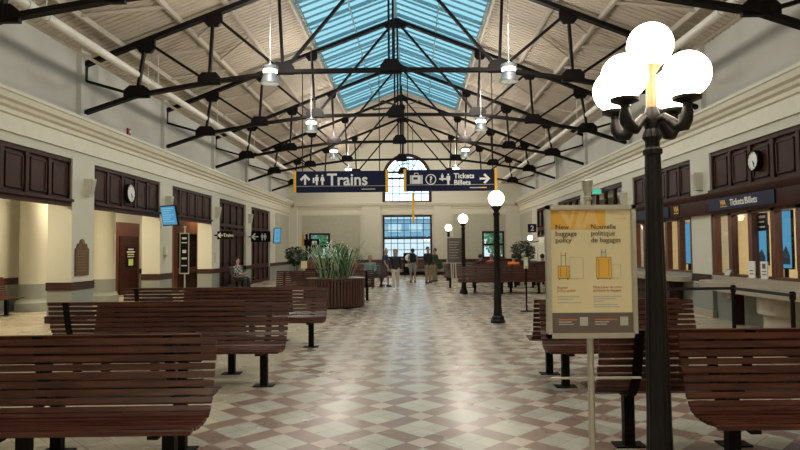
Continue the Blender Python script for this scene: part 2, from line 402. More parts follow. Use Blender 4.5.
# ---- overhead wood panels in the bays
def header(side, ya, yb, z0=2.65, z1=3.74, n=5):
    s = 1 if side == 'L' else -1; xf = XL if side == 'L' else XR
    b = MB()
    def bx(d0, d1, y0, y1, za, zb): a, c = xf-s*d0, xf-s*d1; b.box(min(a, c), max(a, c), y0, y1, za, zb)
    bx(.10, .16, ya, yb, z0, z1)
    bx(.02, .10, ya, yb, z0, z0+.12); bx(-.05, .10, ya, yb, z0+.10, z0+.16); bx(.04, .10, ya, yb, z1-.09, z1)
    st = (yb-ya)/n
    for i in range(n+1):
        yc = ya+i*st; bx(.045, .10, max(ya, yc-.055), min(yb, yc+.055), z0+.16, z1-.09)
    for i in range(n):
        yc = ya+(i+.5)*st; h = st/2-.12
        bx(.07, .10, yc-h, yc+h, z0+.24, z1-.17)
        for a, c in ((-h, -h+.03), (h-.03, h)): bx(.05, .07, yc+a, yc+c, z0+.24, z1-.17)
        bx(.05, .07, yc-h, yc+h, z0+.24, z0+.27); bx(.05, .07, yc-h, yc+h, z1-.20, z1-.17)
    return b
for i in range(0, 5):
    ya, yb = PIERS[i]+PH, PIERS[i+1]-PH
    trim(header('L', ya, yb), M['panel'], 'dark brown wood panels over left archway')
for i in range(1, 4):
    ya, yb = PIERS[i]+PH, PIERS[i+1]-PH
    trim(header('R', ya, yb, 2.72), M['panel'], 'dark brown wood panels over ticket windows')
# left soffits are part of the wall; panelled timber fronts fill two far left bays
def timber_front(ya, yb, label, n):
    b = MB(); b.box(XL-.30, XL-.18, ya, yb, 0, 3.74)
    g = []
    st = (yb-ya)/n
    for i in range(n+1):
        yc = ya+i*st; b.box(XL-.18, XL-.10, max(ya, yc-.09), min(yb, yc+.09), 0, 3.74)
    for z0, z1 in ((0, .16), (.72, .95), (2.28, 2.5), (2.62, 2.75), (3.6, 3.74)): b.box(XL-.18, XL-.08, ya, yb, z0, z1)
    for i in range(n):
        yc = ya+(i+.5)*st; b.box(XL-.18, XL-.145, yc-st/2+.18, yc+st/2-.18, 1.1, 2.15); b.box(XL-.18, XL-.145, yc-st/2+.16, yc+st/2-.16, 2.85, 3.5)
        b.box(XL-.18, XL-.145, yc-st/2+.16, yc+st/2-.16, .25, .65)
    return trim(b, M['panel'], label)
def glazed(ya, yb, x, z0, z1, n, name, label):
    r = MB(); d = .035
    for i in range(n+1): yc = ya+(yb-ya)*i/n; r.box(x-.05, x+.05, yc-d, yc+d, z0, z1)
    r.box(x-.05, x+.05, ya, yb, z0-.05, z0+.03); r.box(x-.05, x+.05, ya, yb, z1-.03, z1+.05)
    o = struct(name, r, M['panel'], label)
    o2 = MB().box(x-.006, x+.006, ya, yb, z0, z1).build('pane', M['glass'], o)
    return o
timber_front(PIERS[5]+PH, PIERS[6]-PH, 'dark timber panelled front, far left bay', 4)
timber_front(PIERS[6]+PH, PIERS[7]-PH, 'dark timber panelled front, farthest left bay', 4)

# left aisle room
w = MB(); w.box(-12.2, -11.0, Y0, Y1, 0, 4.0); struct('wall_aisle_outer', w, M['wall'])
w = MB(); w.box(-11.0, XL-.55, 30.6, 30.8, 0, 3.6); struct('wall_aisle_cross', w, M['wall'])
struct('ceiling_aisle', MB().box(-12.2, XL-.3, Y0, Y1, 3.6, 3.8), M['upper'])
b = MB().box(-11.0, -10.98, Y0, 30, .74, .92); trim(b, M['rail'], 'chair rail on aisle wall')
def column(x, y, lab):
    t = thing('round_column', lab, 'column', (x, y, 0), 0, None)
    part('shaft', MB().lathe([(.37, .34), (.36, 3.3), (.42, 3.4), (.44, 3.6)], 28), M['wall'], t)
    part('plinth', MB().lathe([(.46, 0), (.46, .24), (.42, .27), (.40, .34)], 28), M['dado'], t)
    t['kind'] = 'structure'
column(-10.45, 16.9, 'thick round cream column seen through the first left archway')
column(-9.9, 19.55, 'round cream column beside the brown aisle door')
# aisle door with notice
dr = struct('door_1', MB().box(-10.98, -10.86, 22.4, 24.3, 0, 2.72), M['redwood'], 'brown wooden aisle door frame')
part('door_leaf', MB().box(-10.86, -10.82, 22.6, 24.1, 0, 2.2), M['panel'], dr)
q = thing('door_notice', 'white and green notice with yellow square stuck on brown aisle door', 'notice', (-10.815, 23.45, 1.5))
part('backing', MB().box(-.004, .004, -.38, .38, -.48, .28), M['black'], q)
b = MB()
for z, h, a in ((.20, .05, .22), (.10, .05, .32), (-.08, .03, .28)): b.box(.004, .010, -a, a, z-h/2, z+h/2)
part('printed_lines', b, M['white'], q)
part('green_line', MB().box(.004, .010, -.26, .26, -.02, .03), M['lime'], q)
part('yellow_square', MB().box(.004, .010, -.18, .20, -.42, -.17), M['lime'], q)
# wooden vestibule in the third left bay
dr = struct('door_2', MB().box(-9.6, -9.45, 24.2, 30, 2.35, 3.0).box(-9.6, -9.45, 24.2, 24.6, 0, 2.35).box(-9.6, -9.45, 27.0, 30, 0, 2.35).box(-9.6, -9.47, 24.6, 27.0, .70, .92), M['redwood'], 'red brown timber doorway in aisle')
part('door_leaf', MB().box(-9.6, -9.53, 24.6, 27.0, 0, .7), M['panel'], dr); part('dark_pane', MB().box(-9.57, -9.55, 24.6, 27.0, .92, 2.35), M['black'], dr)

# ---- roof
def roof_side(s):
    b = MB(); o1, o0 = 7.85, 2.59
    def slab(oa, ob, ya, yb, t=.12):
        za, zb = 6.45+RS*(7.27-oa), 6.45+RS*(7.27-ob)
        b.prism([(oa, za), (ob, zb), (ob, zb+t), (oa, za+t)], (CX, ya, 0), (s, 0, 0), (0, 0, 1), (0, yb-ya, 0))
    slab(o1, o0, Y0-.3, Y1+.3); slab(o0, 0, 29.1, Y1+.3); slab(o0, 0, Y0-.3, -2.5)
    y = Y0
    while y < Y1:
        for oa, ob in ((o1, o0),) + (((o0, .02),) if y > 29.1 else ()):
            za, zb = 6.45+RS*(7.27-oa), 6.45+RS*(7.27-ob)
            b.prism([(oa, za-.02), (ob, zb-.02), (ob, zb+.01), (oa, za+.01)], (CX, y, 0), (s, 0, 0), (0, 0, 1), (0, .07, 0))
        y += .18
    return b
b = roof_side(-1); q = roof_side(1); b.add(q.v, q.f)
struct('ceiling', b, M['deck'], 'beige ribbed metal roof deck', smooth=False)
def zpur(off): return 6.45+RS*(7.27-off)
for off, lab in ((6.55, 'low'), (5.1, 'middle'), (4.0, 'upper'), (2.66, 'skylight edge')):
    b = MB()
    for s in (-1, 1):
        x = CX+s*off; z = zpur(off)-.11; b.box(x-.035, x+.035, Y0, Y1, z-.05, z+.08)
    trim(b, M['beam'], 'beige roof purlins, '+lab)
b = MB()                                                   # small cross braces between purlins
for k, y in enumerate(TRUSS):
    for s in (-1, 1):
        for dy in (1.2, 3.1):
            b.beam((CX+s*6.55, y+dy, zpur(6.55)-.12), (CX+s*5.1, y+dy+.9, zpur(5.1)-.12), .05, .05)
            b.beam((CX+s*5.1, y+dy, zpur(5.1)-.12), (CX+s*4.0, y+dy-.8, zpur(4.0)-.12), .05, .05)
trim(b, M['beam'], 'beige diagonal roof braces')
# skylight
b = MB()
for s in (-1, 1):
    za, zb = zpur(2.62)+.05, zpur(0)+.05
    b.prism([(2.62, za), (0, zb), (0, zb+.01), (2.62, za+.01)], (CX, -2.5, 0), (s, 0, 0), (0, 0, 1), (0, 31.6, 0))
sk = struct('window_1', b, M['sky_glass'], 'blue tinted ridge skylight')
b = MB(); y = -2.4; i = 0
while y < 29.1:
    d = .11 if i % 4 == 0 else .06; wd = .05 if i % 4 == 0 else .028
    for s in (-1, 1):
        za, zb = zpur(2.6)+.04, zpur(0)+.04
        b.prism([(2.6, za-d), (0, zb-d), (0, zb), (2.6, za)], (CX, y, 0), (s, 0, 0), (0, 0, 1), (0, wd, 0))
    y += .42; i += 1
part('glazing_bar', b, M['sky_bar'], sk, smooth=False)
b = MB().box(CX-.05, CX+.05, -2.5, 29.1, zpur(0)-.12, zpur(0)+.03)
for s in (-1, 1): b.box(CX+s*1.3-.02, CX+s*1.3+.02, -2.5, 29.1, zpur(1.3)-.07, zpur(1.3)-.02)
part('ridge_bar', b, M['sky_bar'], sk)

# ---- far windows
def window_frame(n, x0, x1, z0, z1, nx, nz, bars, fr=.12, label=None):
    y = Y1; b = MB()
    b.box(x0, x0+fr, y-.06, y+.12, z0, z1).box(x1-fr, x1, y-.06, y+.12, z0, z1).box(x0+fr, x1-fr, y-.06, y+.12, z1-fr, z1).box(x0+fr, x1-fr, y-.06, y+.12, z0, z0+fr)
    o = struct('window_%d' % n, b, M['panel'], label)
    g = MB()
    for i in range(1, nx): x = x0+fr+(x1-x0-2*fr)*i/nx; g.box(x-.018, x+.018, y, y+.06, z0+fr, z1-fr)
    for j in range(1, nz): z = z0+fr+(z1-z0-2*fr)*j/nz; g.box(x0+fr, x1-fr, y, y+.06, z-.018, z+.018)
    for zb in bars: g.box(x0+fr, x1-fr, y-.03, y+.08, zb-.06, zb+.06)
    part('glazing_bar', g, M['black'], o)
    MB().box(x0+fr, x1-fr, y+.07, y+.08, z0+fr, z1-fr).build('pane', M['glass'], o)
    return o
window_frame(2, WC-1.56, WC+1.56, 1.05, 3.78, 7, 6, [2.32], label='large lower window of small panes in far wall')
window_frame(3, -6.52, -5.18, 1.0, 2.68, 1, 1, [1.85], label='sash window in far wall, left')
window_frame(4, 4.42, 5.82, 1.0, 2.72, 1, 1, [1.87], label='sash window in far wall, right')
# arched window
b = MB(); N = 28; R0, R1 = 1.56, 1.38; zs = 6.13
outer = [(WC-R0*math.cos(PI*i/N), zs+R0*math.sin(PI*i/N)) for i in range(N+1)]
inner = [(WC-R1*math.cos(PI*i/N), zs+R1*math.sin(PI*i/N)) for i in range(N+1)]
for i in range(N): b.prism([outer[i], outer[i+1], inner[i+1], inner[i]], (0, Y1-.06, 0), (1, 0, 0), (0, 0, 1), (0, .2, 0))
b.box(WC-R0, WC-R1, Y1-.06, Y1+.14, 4.54, zs).box(WC+R1, WC+R0, Y1-.06, Y1+.14, 4.54, zs).box(WC-R1, WC+R1, Y1-.06, Y1+.14, 4.54, 4.68)
o = struct('window_5', b, M['panel'], 'arched fanlight window high in far wall')
g = MB().box(WC-R1, WC+R1, Y1-.02, Y1+.08, zs-.07, zs+.05)
for i in range(1, 6): x = WC-R1+2*R1*i/6; g.box(x-.018, x+.018, Y1, Y1+.06, 4.68, zs)
for z in (5.15, 5.62): g.box(WC-R1, WC+R1, Y1, Y1+.06, z-.018, z+.018)
for i in range(1, 6):
    a = PI*i/6; g.beam((WC-.42*math.cos(a), Y1+.03, zs+.42*math.sin(a)), (WC-R1*math.cos(a), Y1+.03, zs+R1*math.sin(a)), .035, .05)
for r in (.42, .95):
    for i in range(16):
        a, c = PI*i/16, PI*(i+1)/16; g.beam((WC-r*math.cos(a), Y1+.03, zs+r*math.sin(a)), (WC-r*math.cos(c), Y1+.03, zs+r*math.sin(c)), .035, .05)
part('glazing_bar', g, M['black'], o)
b = MB().prism([(WC-R1, 4.68), (WC+R1, 4.68)] + inner[::-1], (0, Y1+.07, 0), (1, 0, 0), (0, 0, 1), (0, .01, 0))
b.build('pane', M['glass'], o)

# outside
struct('ground_outside', MB().box(-60, 60, Y1+.4, 120, -.5, -.3), M['asphalt'], 'grey paving outside')
t = thing('office_building', 'blue grey building seen through the large far window', 'building', (0, 62, -.3))
part('wall', MB().box(-16, 15, 0, 8, 2.95, 5.0), M['fac'], t); part('ground_floor', MB().box(-16, 15, -.1, 8, 0, 2.95), M['pale_fac'], t, 'white lower storey')
b = MB()
for i in range(14): b.box(-15+i*2.1, -15+i*2.1+1.3, -.1, 0, 3.7, 4.5)
part('window_band', b, M['fac_w'], t)
part('roof_edge', MB().box(-16.2, 15.2, -.3, 8.2, 5.0, 5.2), M['fac_w'], t)
def leafy(n, r, sz, c, mname, nm, parent, seed, sq=1.0):
    random.seed(seed); b = MB()
    for i in range(n):
        d = Vector((random.gauss(0, 1), random.gauss(0, 1), random.gauss(0, 1))).normalized()*r*random.uniform(.45, 1)
        d.z *= sq; p = Vector(c)+d; a = Vector((random.uniform(-1, 1), random.uniform(-1, 1), random.uniform(-.6, .6))).normalized(); q = a.orthogonal().normalized()
        s = sz*random.uniform(.6, 1.2)
        b.add([p-a*s, p+q*s*.4, p+a*s, p-q*s*.4, p+Vector((0, 0, s*.15))], [(0, 1, 4), (1, 2, 4), (2, 3, 4), (3, 0, 4)])
    return part(nm, b, M[mname], parent)
for x, lab in ((-7.6, 'green tree outside the left far window'), (7.0, 'green tree outside the right far window')):
    t = thing('tree', lab, 'tree', (x, 46, -.3), 0)
    leafy(1400, 1.9, .22, (0, 0, 3.0), 'tree', 'crown', t, 3)
    part('trunk', MB().cyl((0, 0, 0), (0, 0, 2.8), .16, .1), M['bark'], t)

# ================================================================== ROOF TRUSSES
def make_truss(name_label, y):
    t = thing('roof_truss', name_label, 'roof truss', (CX, y, 0), 0, 'black steel roof trusses')
    B = [(7.40, 4.92), (6.1, 5.35), (4.37, 5.65), (2.6, 5.89), (0, 5.92)]
    U = [(7.36, 6.10), (5.9, 6.66), (4.28, 7.29), (2.7, 7.90), (0, 8.98)]
    P = lambda p, s: (s*p[0], 0, p[1])
    for s in (-1, 1):
        b = MB()
        for i in range(4): b.beam(P(B[i], s), P(B[i+1], s), .085, .16)
        part('bottom_chord', b, M['black'], t)
        part('top_chord', MB().beam(P(U[0], s), P(U[4], s), .10, .16), M['black'], t)
        part('end_post', MB().beam(P(U[0], s), (s*7.37, 0, 5.68), .10, .12), M['black'], t)
        part('diagonal_member', MB().beam((s*7.37, 0, 5.72), P(B[1], s), .06, .1), M['black'], t)
        for i in (1, 2, 3): part('vertical_member', MB().beam(P(U[i], s), P(B[i], s), .062, .1), M['black'], t)
        for i in (1, 2): part('diagonal_member', MB().beam(P(U[i], s), P(B[i+1], s), .062, .1), M['black'], t)
        part('diagonal_member', MB().beam(P(B[3], s), P(U[4], s), .062, .1), M['black'], t)
        for i in (1, 2, 3):
            x, z = B[i]; k = 1 if i > 1 else 1.15
            part('gusset_plate', MB().prism([(-.27*k, -.06), (.27*k, -.06), (.27*k, .12), (.17, .24), (-.17, .24), (-.27*k, .12)], (s*x, -.045, z), (1, 0, 0), (0, 0, 1), (0, .09, 0)), M['black'], t)
        for i in (1, 2, 3):
            x, z = U[i]; q = .8 if i == 3 else 1
            part('gusset_plate', MB().prism([(-.22*q, .08*s*q), (.22*q, -.08*s*q), (.22*q, -.17*q), (.13*q, -.28*q), (-.13*q, -.28*q), (-.22*q, -.17*q)], (s*x, -.045, z), (1, 0, 0), (0, 0, 1), (0, .09, 0)), M['black'], t)
    part('king_post', MB().beam((-.05, 0, 8.95), (-.05, 0, 5.95), .05, .1).beam((.05, 0, 8.95), (.05, 0, 5.95), .05, .1), M['black'], t)
    part('gusset_plate', MB().prism([(-.26, -.10), (.26, -.10), (.26, .1), (.14, .26), (-.14, .26), (-.26, .1)], (0, -.045, 5.92), (1, 0, 0), (0, 0, 1), (0, .09, 0)), M['black'], t)
    part('gusset_plate', MB().prism([(-.34, -.20), (.34, -.20), (.34, -.06), (.1, .1), (-.1, .1), (-.34, -.06)], (0, -.045, 8.93), (1, 0, 0), (0, 0, 1), (0, .09, 0)), M['black'], t)
    return t
TL = ['black roof truss closest to the camera, only its sides overhead in view', 'second nearest black roof truss, crossing above the nearest bell lamps',
      'third black roof truss from the camera, its ends just over the hanging signs', 'fourth black roof truss from the camera', 'fifth black roof truss from the camera',
      'black roof truss at the far end of the skylight, next to last', 'farthest black roof truss, right before the arched window']
# truss order: y=4.8, 9.65, 14.5, 19.35, 24.2, 29.05, 33.9
TL = ['black steel roof truss almost overhead, mostly out of frame at the top',
      'black steel roof truss nearest in view, its lower chord across both top corners',
      'black steel roof truss just behind the nearest pair of bell lamps',
      'black steel roof truss level with the second pair of bell lamps',
      'black steel roof truss level with the third pair of bell lamps',
      'black steel roof truss at the far end of the skylight, holding the fan',
      'farthest black steel roof truss, between the skylight end and arched window']
t0 = make_truss(TL[0], TRUSS[0])
for y, lab in zip(TRUSS[1:], TL[1:]): dup(t0, (CX, y, 0), 0, lab)

# pipes
for s, lab in ((-1, 'white pipe running the hall length above the left wall'), (1, 'white pipe running the hall length above the right wall')):
    x = CX+s*6.1; t = thing('ceiling_pipe', lab, 'pipe', (x, 0, 5.85), 0)
    part('pipe_run', MB().cyl((0, Y0, 0), (0, Y1, 0), .09, n=14), M['pipe'], t)
    for y in TRUSS:
        part('coupling', MB().cyl((0, y+.6, 0), (0, y+.75, 0), .105, n=14), M['pipe'], t)
        part('hanger', MB().cyl((0, y+1.2, .08), (0, y+1.2, .85), .012, n=6).cyl((0, y+1.17, 0), (0, y+1.23, 0), .10, n=14), M['pipe'], t)
    x = CX+s*6.45; t = thing('sprinkler_pipe', 'thin '+lab.replace('white pipe', 'white sprinkler pipe'), 'pipe', (x, 0, 5.78), 0)
    part('pipe_run', MB().cyl((0, Y0, 0), (0, Y1, 0), .035, n=10), M['pipe'], t)
    for y in TRUSS: part('hanger', MB().cyl((0, y+1.4, 0), (0, y+1.4, .75), .01, n=6), M['pipe'], t)

# ================================================================== BELL LAMPS
def make_bell(lab, loc, ztop):
    t = thing('bell_lamp', lab, 'hanging lamp', loc, 0, 'bell shaped lamps hung under the roof')
    part('rod', MB().cyl((0, 0, .30), (0, 0, ztop-loc[2]), .010, n=8), M['rod'], t)
    part('gear_housing', MB().lathe([(.13, .20), (.18, .21), (.18, .29), (.05, .32), (.03, .36)], 24), M['lamp'], t)
    part('neck_band', MB().lathe([(.105, .13), (.15, .14), (.15, .20), (.105, .205)], 24), M['bulb'], t, 'glowing band under the housing')
    part('shade', MB().lathe([(.215, -.10), (.195, -.04), (.165, .04), (.15, .125), (.14, .125), (.155, .04), (.185, -.04), (.205, -.10)], 28), M['lamp'], t)
    part('lamp_disc', MB().lathe([(.19, -.085), (.19, -.075)], 24), M['bulb'], t, 'glowing lamp opening')
    return t
bl = None
for i, y in enumerate((-3.1, 2.4, 7.9, 13.4, 18.9, 24.4, 30.0, 35.5), -1):
    for s in (-1, 1):
        side = 'left' if s < 0 else 'right'
        ordn = {-1: 'far behind the camera', 0: 'behind the camera', 1: 'overhead out of frame', 2: 'nearest and largest', 3: 'second nearest', 4: 'third nearest', 5: 'fourth nearest', 6: 'unseen extra put in to light the far wall, last'}[i]
        lab = 'aluminium bell lamp hung on the %s, %s of its row' % (side, ordn)
        if i < 2: pass
        loc = (CX+s*2.65, y, 5.40)
        if i >= 2:
            bl = make_bell(lab, loc, zpur(2.65)-.2) if bl is None else dup(bl, loc, 0, lab)  # farthest pair is an addition, hidden by the signs, to light the far wall
        ld = bpy.data.lights.new('bell_and_fill_light', 'SPOT'); ld.energy = 420 if i == -1 else 140; ld.color = (1, .88, .68); ld.spot_size = 2.5; ld.spot_blend = .6; ld.shadow_soft_size = .18  # pairs with no bell are added fill, strongest behind the camera for the poster
        lo = bpy.data.objects.new('bell_and_fill_light', ld); COL.objects.link(lo); lo.location = (loc[0], loc[1], loc[2]-.13)
        ld = bpy.data.lights.new('ceiling_fill_light', 'POINT'); ld.energy = 45 if i < 1 else 120 if i == 1 else 170 if i < 5 else 230; ld.color = (1, .93, .83); ld.shadow_soft_size = .2  # fill with no fitting, added above the lamps to brighten roof and upper walls
        lo = bpy.data.objects.new('ceiling_fill_light', ld); COL.objects.link(lo); lo.location = (loc[0], loc[1]-.40, loc[2]+.85)

# ================================================================== FLOOR LAMPS
def make_single(lab, y, x=1.845):
    t = thing('lamp_post', lab, 'lamp post', (x, y, 0), 0, 'single globe lamp posts down the aisle')
    part('base', MB().lathe([(.16, 0), (.16, .05), (.14, .07), (.13, .10), (.135, .13), (.10, .16)], 24), M['iron'], t)
    part('post', MB().lathe([(.10, .15), (.085, .3), (.08, .7), (.075, .73), (.062, 2.30), (.075, 2.33), (.075, 2.38), (.05, 2.40)], 24, flute=.08), M['iron'], t)
    part('globe_fitter', MB().lathe([(.05, 2.39), (.06, 2.43), (.11, 2.50), (.12, 2.53), (.10, 2.54)], 24), M['iron'], t)
    part('globe', MB().sphere((0, 0, 2.70), .172, 28, 16), M['globe'], t)
    return t
s0 = make_single('black lamp post with single white globe, nearest of the single ones', 13.3)
dup(s0, (1.86, 22.2, 0), 0, 'black single globe lamp post, second, at the end of the long far bench')
dup(s0, (1.87, 31.3, 0), 0, 'black single globe lamp post, farthest, half behind the dark notice board')
BX, BY = 1.757, 4.42
t = thing('five_globe_lamp_post', 'tall black cast iron lamp post with five glowing white globes', 'lamp post', (BX, BY, 0))
part('base', MB().lathe([(.18, 0), (.18, .05), (.14, .07), (.12, .10), (.095, .12)], 24), M['iron'], t)
part('post', MB().lathe([(.092, .11), (.086, .35), (.082, .75), (.074, 1.2), (.060, 2.0), (.055, 2.27), (.068, 2.28), (.068, 2.31), (.05, 2.33), (.05, 2.37), (.072, 2.40), (.06, 2.44), (.045, 2.47)], 32, flute=.06), M['iron'], t)
part('hub', MB().lathe([(.045, 2.45), (.06, 2.50), (.06, 2.56), (.04, 2.62)], 20), M['iron'], t)
part('centre_stem', MB().lathe([(.038, 2.60), (.034, 2.84), (.036, 2.87), (.07, 2.92), (.072, 2.93)], 20), M['brass'], t, 'golden brass stem between the globes')
part('globe', MB().sphere((0, 0, 3.08), .165, 32, 18), M['globe'], t)
for dx, dy in ((-.255, -.175), (.235, .175), (.16, -.225), (-.195, .21)):
    r = math.hypot(dx, dy); ux, uy = dx/r, dy/r
    pts = [(.04, 2.52), (.10, 2.535), (.155, 2.49), (.20, 2.445), (.25, 2.45), (r-.01, 2.49), (r, 2.54), (r, 2.58)]
    pts = [(ux*a, uy*a, z) for a, z in pts]
    a = part('arm', MB().tube(pts, [.026, .03, .036, .042, .046, .046, .040, .03], 12), M['iron'], t)
    part('globe_holder', MB().lathe([(.03, 2.575), (.035, 2.60), (.095, 2.625), (.10, 2.645), (.07, 2.65)], 22, (dx, dy, 0)), M['iron'], a)
    part('globe', MB().sphere((dx, dy, 2.80), .162, 32, 18), M['globe'], t)

# ================================================================== BENCHES
def bench(lab, xr_or_xl, yc, L, facing, side, legs=3, rz=0, group='slatted wooden benches set back to back', inset=.24):
    """side 'R': given x is the right end; facing -1 seat towards the camera, +1 away"""
    x0 = xr_or_xl-L if side == 'R' else xr_or_xl
    t = thing('slatted_bench', lab, 'bench', (x0+L/2, yc, 0), rz, group)
    f = facing
    path = [(.03, .965), (.045, .90), (.075, .75), (.11, .62), (.145, .54), (.19, .475), (.25, .44), (.34, .425), (.44, .43), (.54, .445), (.60, .44), (.625, .415)]
    pts = [Vector((0, f*a, z)) for a, z in path]
    cum = [0]
    for i in range(1, len(pts)): cum.append(cum[-1]+(pts[i]-pts[i-1]).length)
    def at(s):
        for i in range(1, len(pts)):
            if s <= cum[i] or i == len(pts)-1:
                k = (s-cum[i-1])/(cum[i]-cum[i-1]); return pts[i-1].lerp(pts[i], k), (pts[i]-pts[i-1]).normalized()
    back, seat = MB(), MB(); s = .02; h = L/2
    while s < cum[-1]:
        p, tg = at(s); isb = p.z > .50
        w_ = .046 if isb else .044
        jit = random.uniform(-.004, .004)
        (back if isb else seat).beam(p+Vector((-h+jit, 0, 0)), p+Vector((h+jit, 0, 0)), .026, w_, tg)
        s += .0605 if isb else .0535
    part('backrest', back, M['bench'], t, smooth=False, bevel=.004); part('seat', seat, M['bench'], t, smooth=False, bevel=.004)
    xs = [-h+inset+(L-2*inset)*i/(legs-1) for i in range(legs)]
    for x in xs:
        l = part('leg', MB().box(x-.042, x+.042, f*.30-.035, f*.30+.035, .012, .40), M['black'], t)
        part('foot_plate', MB().box(x-.12, x+.12, f*.30-.075, f*.30+.075, 0, .012), M['black'], l)
        b = MB(); q = [Vector((x, f*(a-.028 if z > .5 else a), z-(0 if z > .5 else .03))) for a, z in path[:11]]
        for i in range(10): b.beam(q[i], q[i+1], .02, .07, (1, 0, 0))
        part('support_bracket', b, M['black'], t)
    return t
random.seed(11)
D = .0
bench('dark slatted wooden bench at lower left corner, seat towards the camera', -1.44, 4.52, 2.45, -1, 'R', rz=math.radians(1.2))
bench('dark slatted bench back to back behind the lower left corner bench', -1.63, 4.66, 2.45, 1, 'R', rz=math.radians(1.2))
bench('slatted bench second from the camera on the left, seat towards the camera', -1.53, 7.60, 2.36, -1, 'R')
bench('slatted bench facing away behind second left bench, sticking out to its left', -2.13, 7.74, 2.50, 1, 'R')
bench('slatted bench third from the camera on the left, seat towards the camera', -1.45, 10.50, 2.45, -1, 'R')
bench('slatted bench facing away behind third left bench, its end near the arcade', -2.10, 10.64, 2.95, 1, 'R')
bench('slatted bench left of and behind the round planter, seat towards the camera', -1.75, 18.95, 2.45, -1, 'R')
bench('slatted bench facing away beyond the planter, end showing right of it', -1.20, 19.09, 2.45, 1, 'R')
bench('reddish slatted bench at lower right edge, seat towards the camera', 1.95, 4.55, 2.45, -1, 'L')
bench('dark slatted bench seen from behind, under the baggage poster', 1.44, 4.71, 2.30, 1, 'L', inset=.30)
bench('slatted bench behind the baggage poster and lamp, seat towards the camera', 1.52, 7.42, 1.85, -1, 'L', legs=2)
bench('slatted bench facing away, just behind the bench past the poster', 1.50, 7.56, 1.80, 1, 'L', legs=2)
bench('long far bench on the right beside second single lamp, seat towards the camera', 1.62, 22.0, 3.1, -1, 'L')
bench('far bench on the right facing away, seated travellers beyond it', 2.05, 22.14, 3.1, 1, 'L')
bench('farther right bench with its end showing left of the notice board', 1.32, 25.6, 2.4, -1, 'L')
t = bench('wooden bench against aisle wall seen through first left archway', -1.2, 0, 2.4, 1, 'L', group=None)
t.location = (-10.75, 16.3-1.5, 0); t.rotation_euler = (0, 0, -PI/2)
t = bench('dark bench under the seated man in the plaid shirt', 0, 0, 2.0, 1, 'L', group=None)
t.location = (-7.42, 25.6, 0); t.rotation_euler = (0, 0, -PI/2)
t = bench('low dark bench along the far wall under the big window', 0, 0, 4.4, -1, 'L', legs=4, group=None)
t.location = (-.6, 38.1, 0)

# ================================================================== PLANTERS
t = thing('slatted_planter', 'round slatted wooden planter holding a leafy palm', 'planter', (-2.18, 17.35, 0))
b = MB(); n = 56
for i in range(n):
    a = 2*PI*i/n; c, s = math.cos(a), math.sin(a)
    b.beam((.80*c, .80*s, .04), (.80*c, .80*s, .80), .066, .035, (c, s, 0))
part('slat_wall', b, M['planter'], t, smooth=False)
part('liner', MB().lathe([(.76, .02), (.77, .72), (.72, .72), (.72, .70)], 40), M['black'], t)
part('rim', MB().lathe([(.74, .78), (.83, .78), (.83, .82), (.74, .82)], 48), M['planter'], t)
part('soil', MB().lathe([(.70, .69), (.30, .73)], 24), M['soil'], t)
def fronds(n, h, r, w0, seed, droop=1.0, base=.0, seg=7, lean=None):
    random.seed(seed); b = MB()
    for i in range(n):
        a = random.uniform(0, 2*PI); rr = r*random.uniform(.5, 1.0); hh = h*random.uniform(.55, 1.0); w = w0*random.uniform(.7, 1.2)
        ox, oy = random.uniform(-.42, .42), random.uniform(-.42, .42); d = Vector((math.cos(a), math.sin(a), 0)); q = Vector((-d.y, d.x, 0))
        L = []
        for k in range(seg+1):
            u = k/seg; p = Vector((ox, oy, base)) + d*rr*u**1.1 + Vector((0, 0, hh*math.sin(min(u*1.9, 2.7))*(1 if u < .8 else 1-.5*droop*(u-.8)*2)))
            ww = w*math.sin(PI*(.12+.86*u))+.002; L += [p-q*ww+Vector((0, 0, .3*ww)), p, p+q*ww+Vector((0, 0, .3*ww))]
        fs = []
        for k in range(seg):
            for j in (0, 1): fs.append((k*3+j, k*3+j+1, k*3+j+4, k*3+j+3))
        b.add(L, fs)
    return b
p = thing('potted_palm', 'arching green and white palm growing in round slatted planter', 'plant', (-2.18, 17.35, .72))
part('dark_fronds', fronds(75, 1.0, .88, .019, 5), M['leaf'], p); part('pale_fronds', fronds(48, 1.2, .92, .018, 9), M['leaf2'], p, 'pale white edged leaves')
b = MB(); random.seed(2)
for i in range(9):
    a = random.uniform(0, 2*PI); b.cyl((.2*math.cos(a), .2*math.sin(a), -.02), (.3*math.cos(a), .3*math.sin(a), .5), .014, .01, 6)
part('stems', b, M['bark'], p)
def bushpot(loc, lab, labp, m1, seed, h=1.6, r=.7, red=False):
    pt = thing('plant_pot', labp, 'pot', loc)
    part('pot_wall', MB().lathe([(.22, 0), (.30, .45), (.33, .47), (.33, .5), (.28, .5)], 24), M['planter'], pt)
    part('soil', MB().lathe([(.27, .44), (.1, .47)], 16), M['soil'], pt)
    p = thing('potted_shrub', lab, 'plant', (loc[0], loc[1], .46))
    leafy(520, r, .11, (0, 0, h-.46-r*.7), m1, 'foliage', p, seed, .85)
    if red: leafy(160, r, .10, (0, 0, h-.46-r*.7), 'rleaf', 'red_leaves', p, seed+1, .85)
    b = MB()
    for i in range(5): a = i*1.3; b.cyl((.04*math.cos(a), .04*math.sin(a), -.02), (.25*math.cos(a), .25*math.sin(a), h-.46-r*.6), .018, .01, 6)
    part('stems', b, M['bark'], p)
bushpot((-5.95, 31.2, 0), 'dark leafy shrub in the far left corner', 'brown pot of the far left corner shrub', 'dleaf', 21, 1.75, .62)
bushpot((5.55, 30.7, 0), 'dark shrub with red tinged leaves behind the far right bench', 'brown pot of the red leaved shrub', 'dleaf', 31, 1.9, .66, True)
bushpot((-3.9, 33.5, 0), 'green shrub before the left far sash window', 'brown pot before left sash window', 'leaf', 41, 1.9, .55)

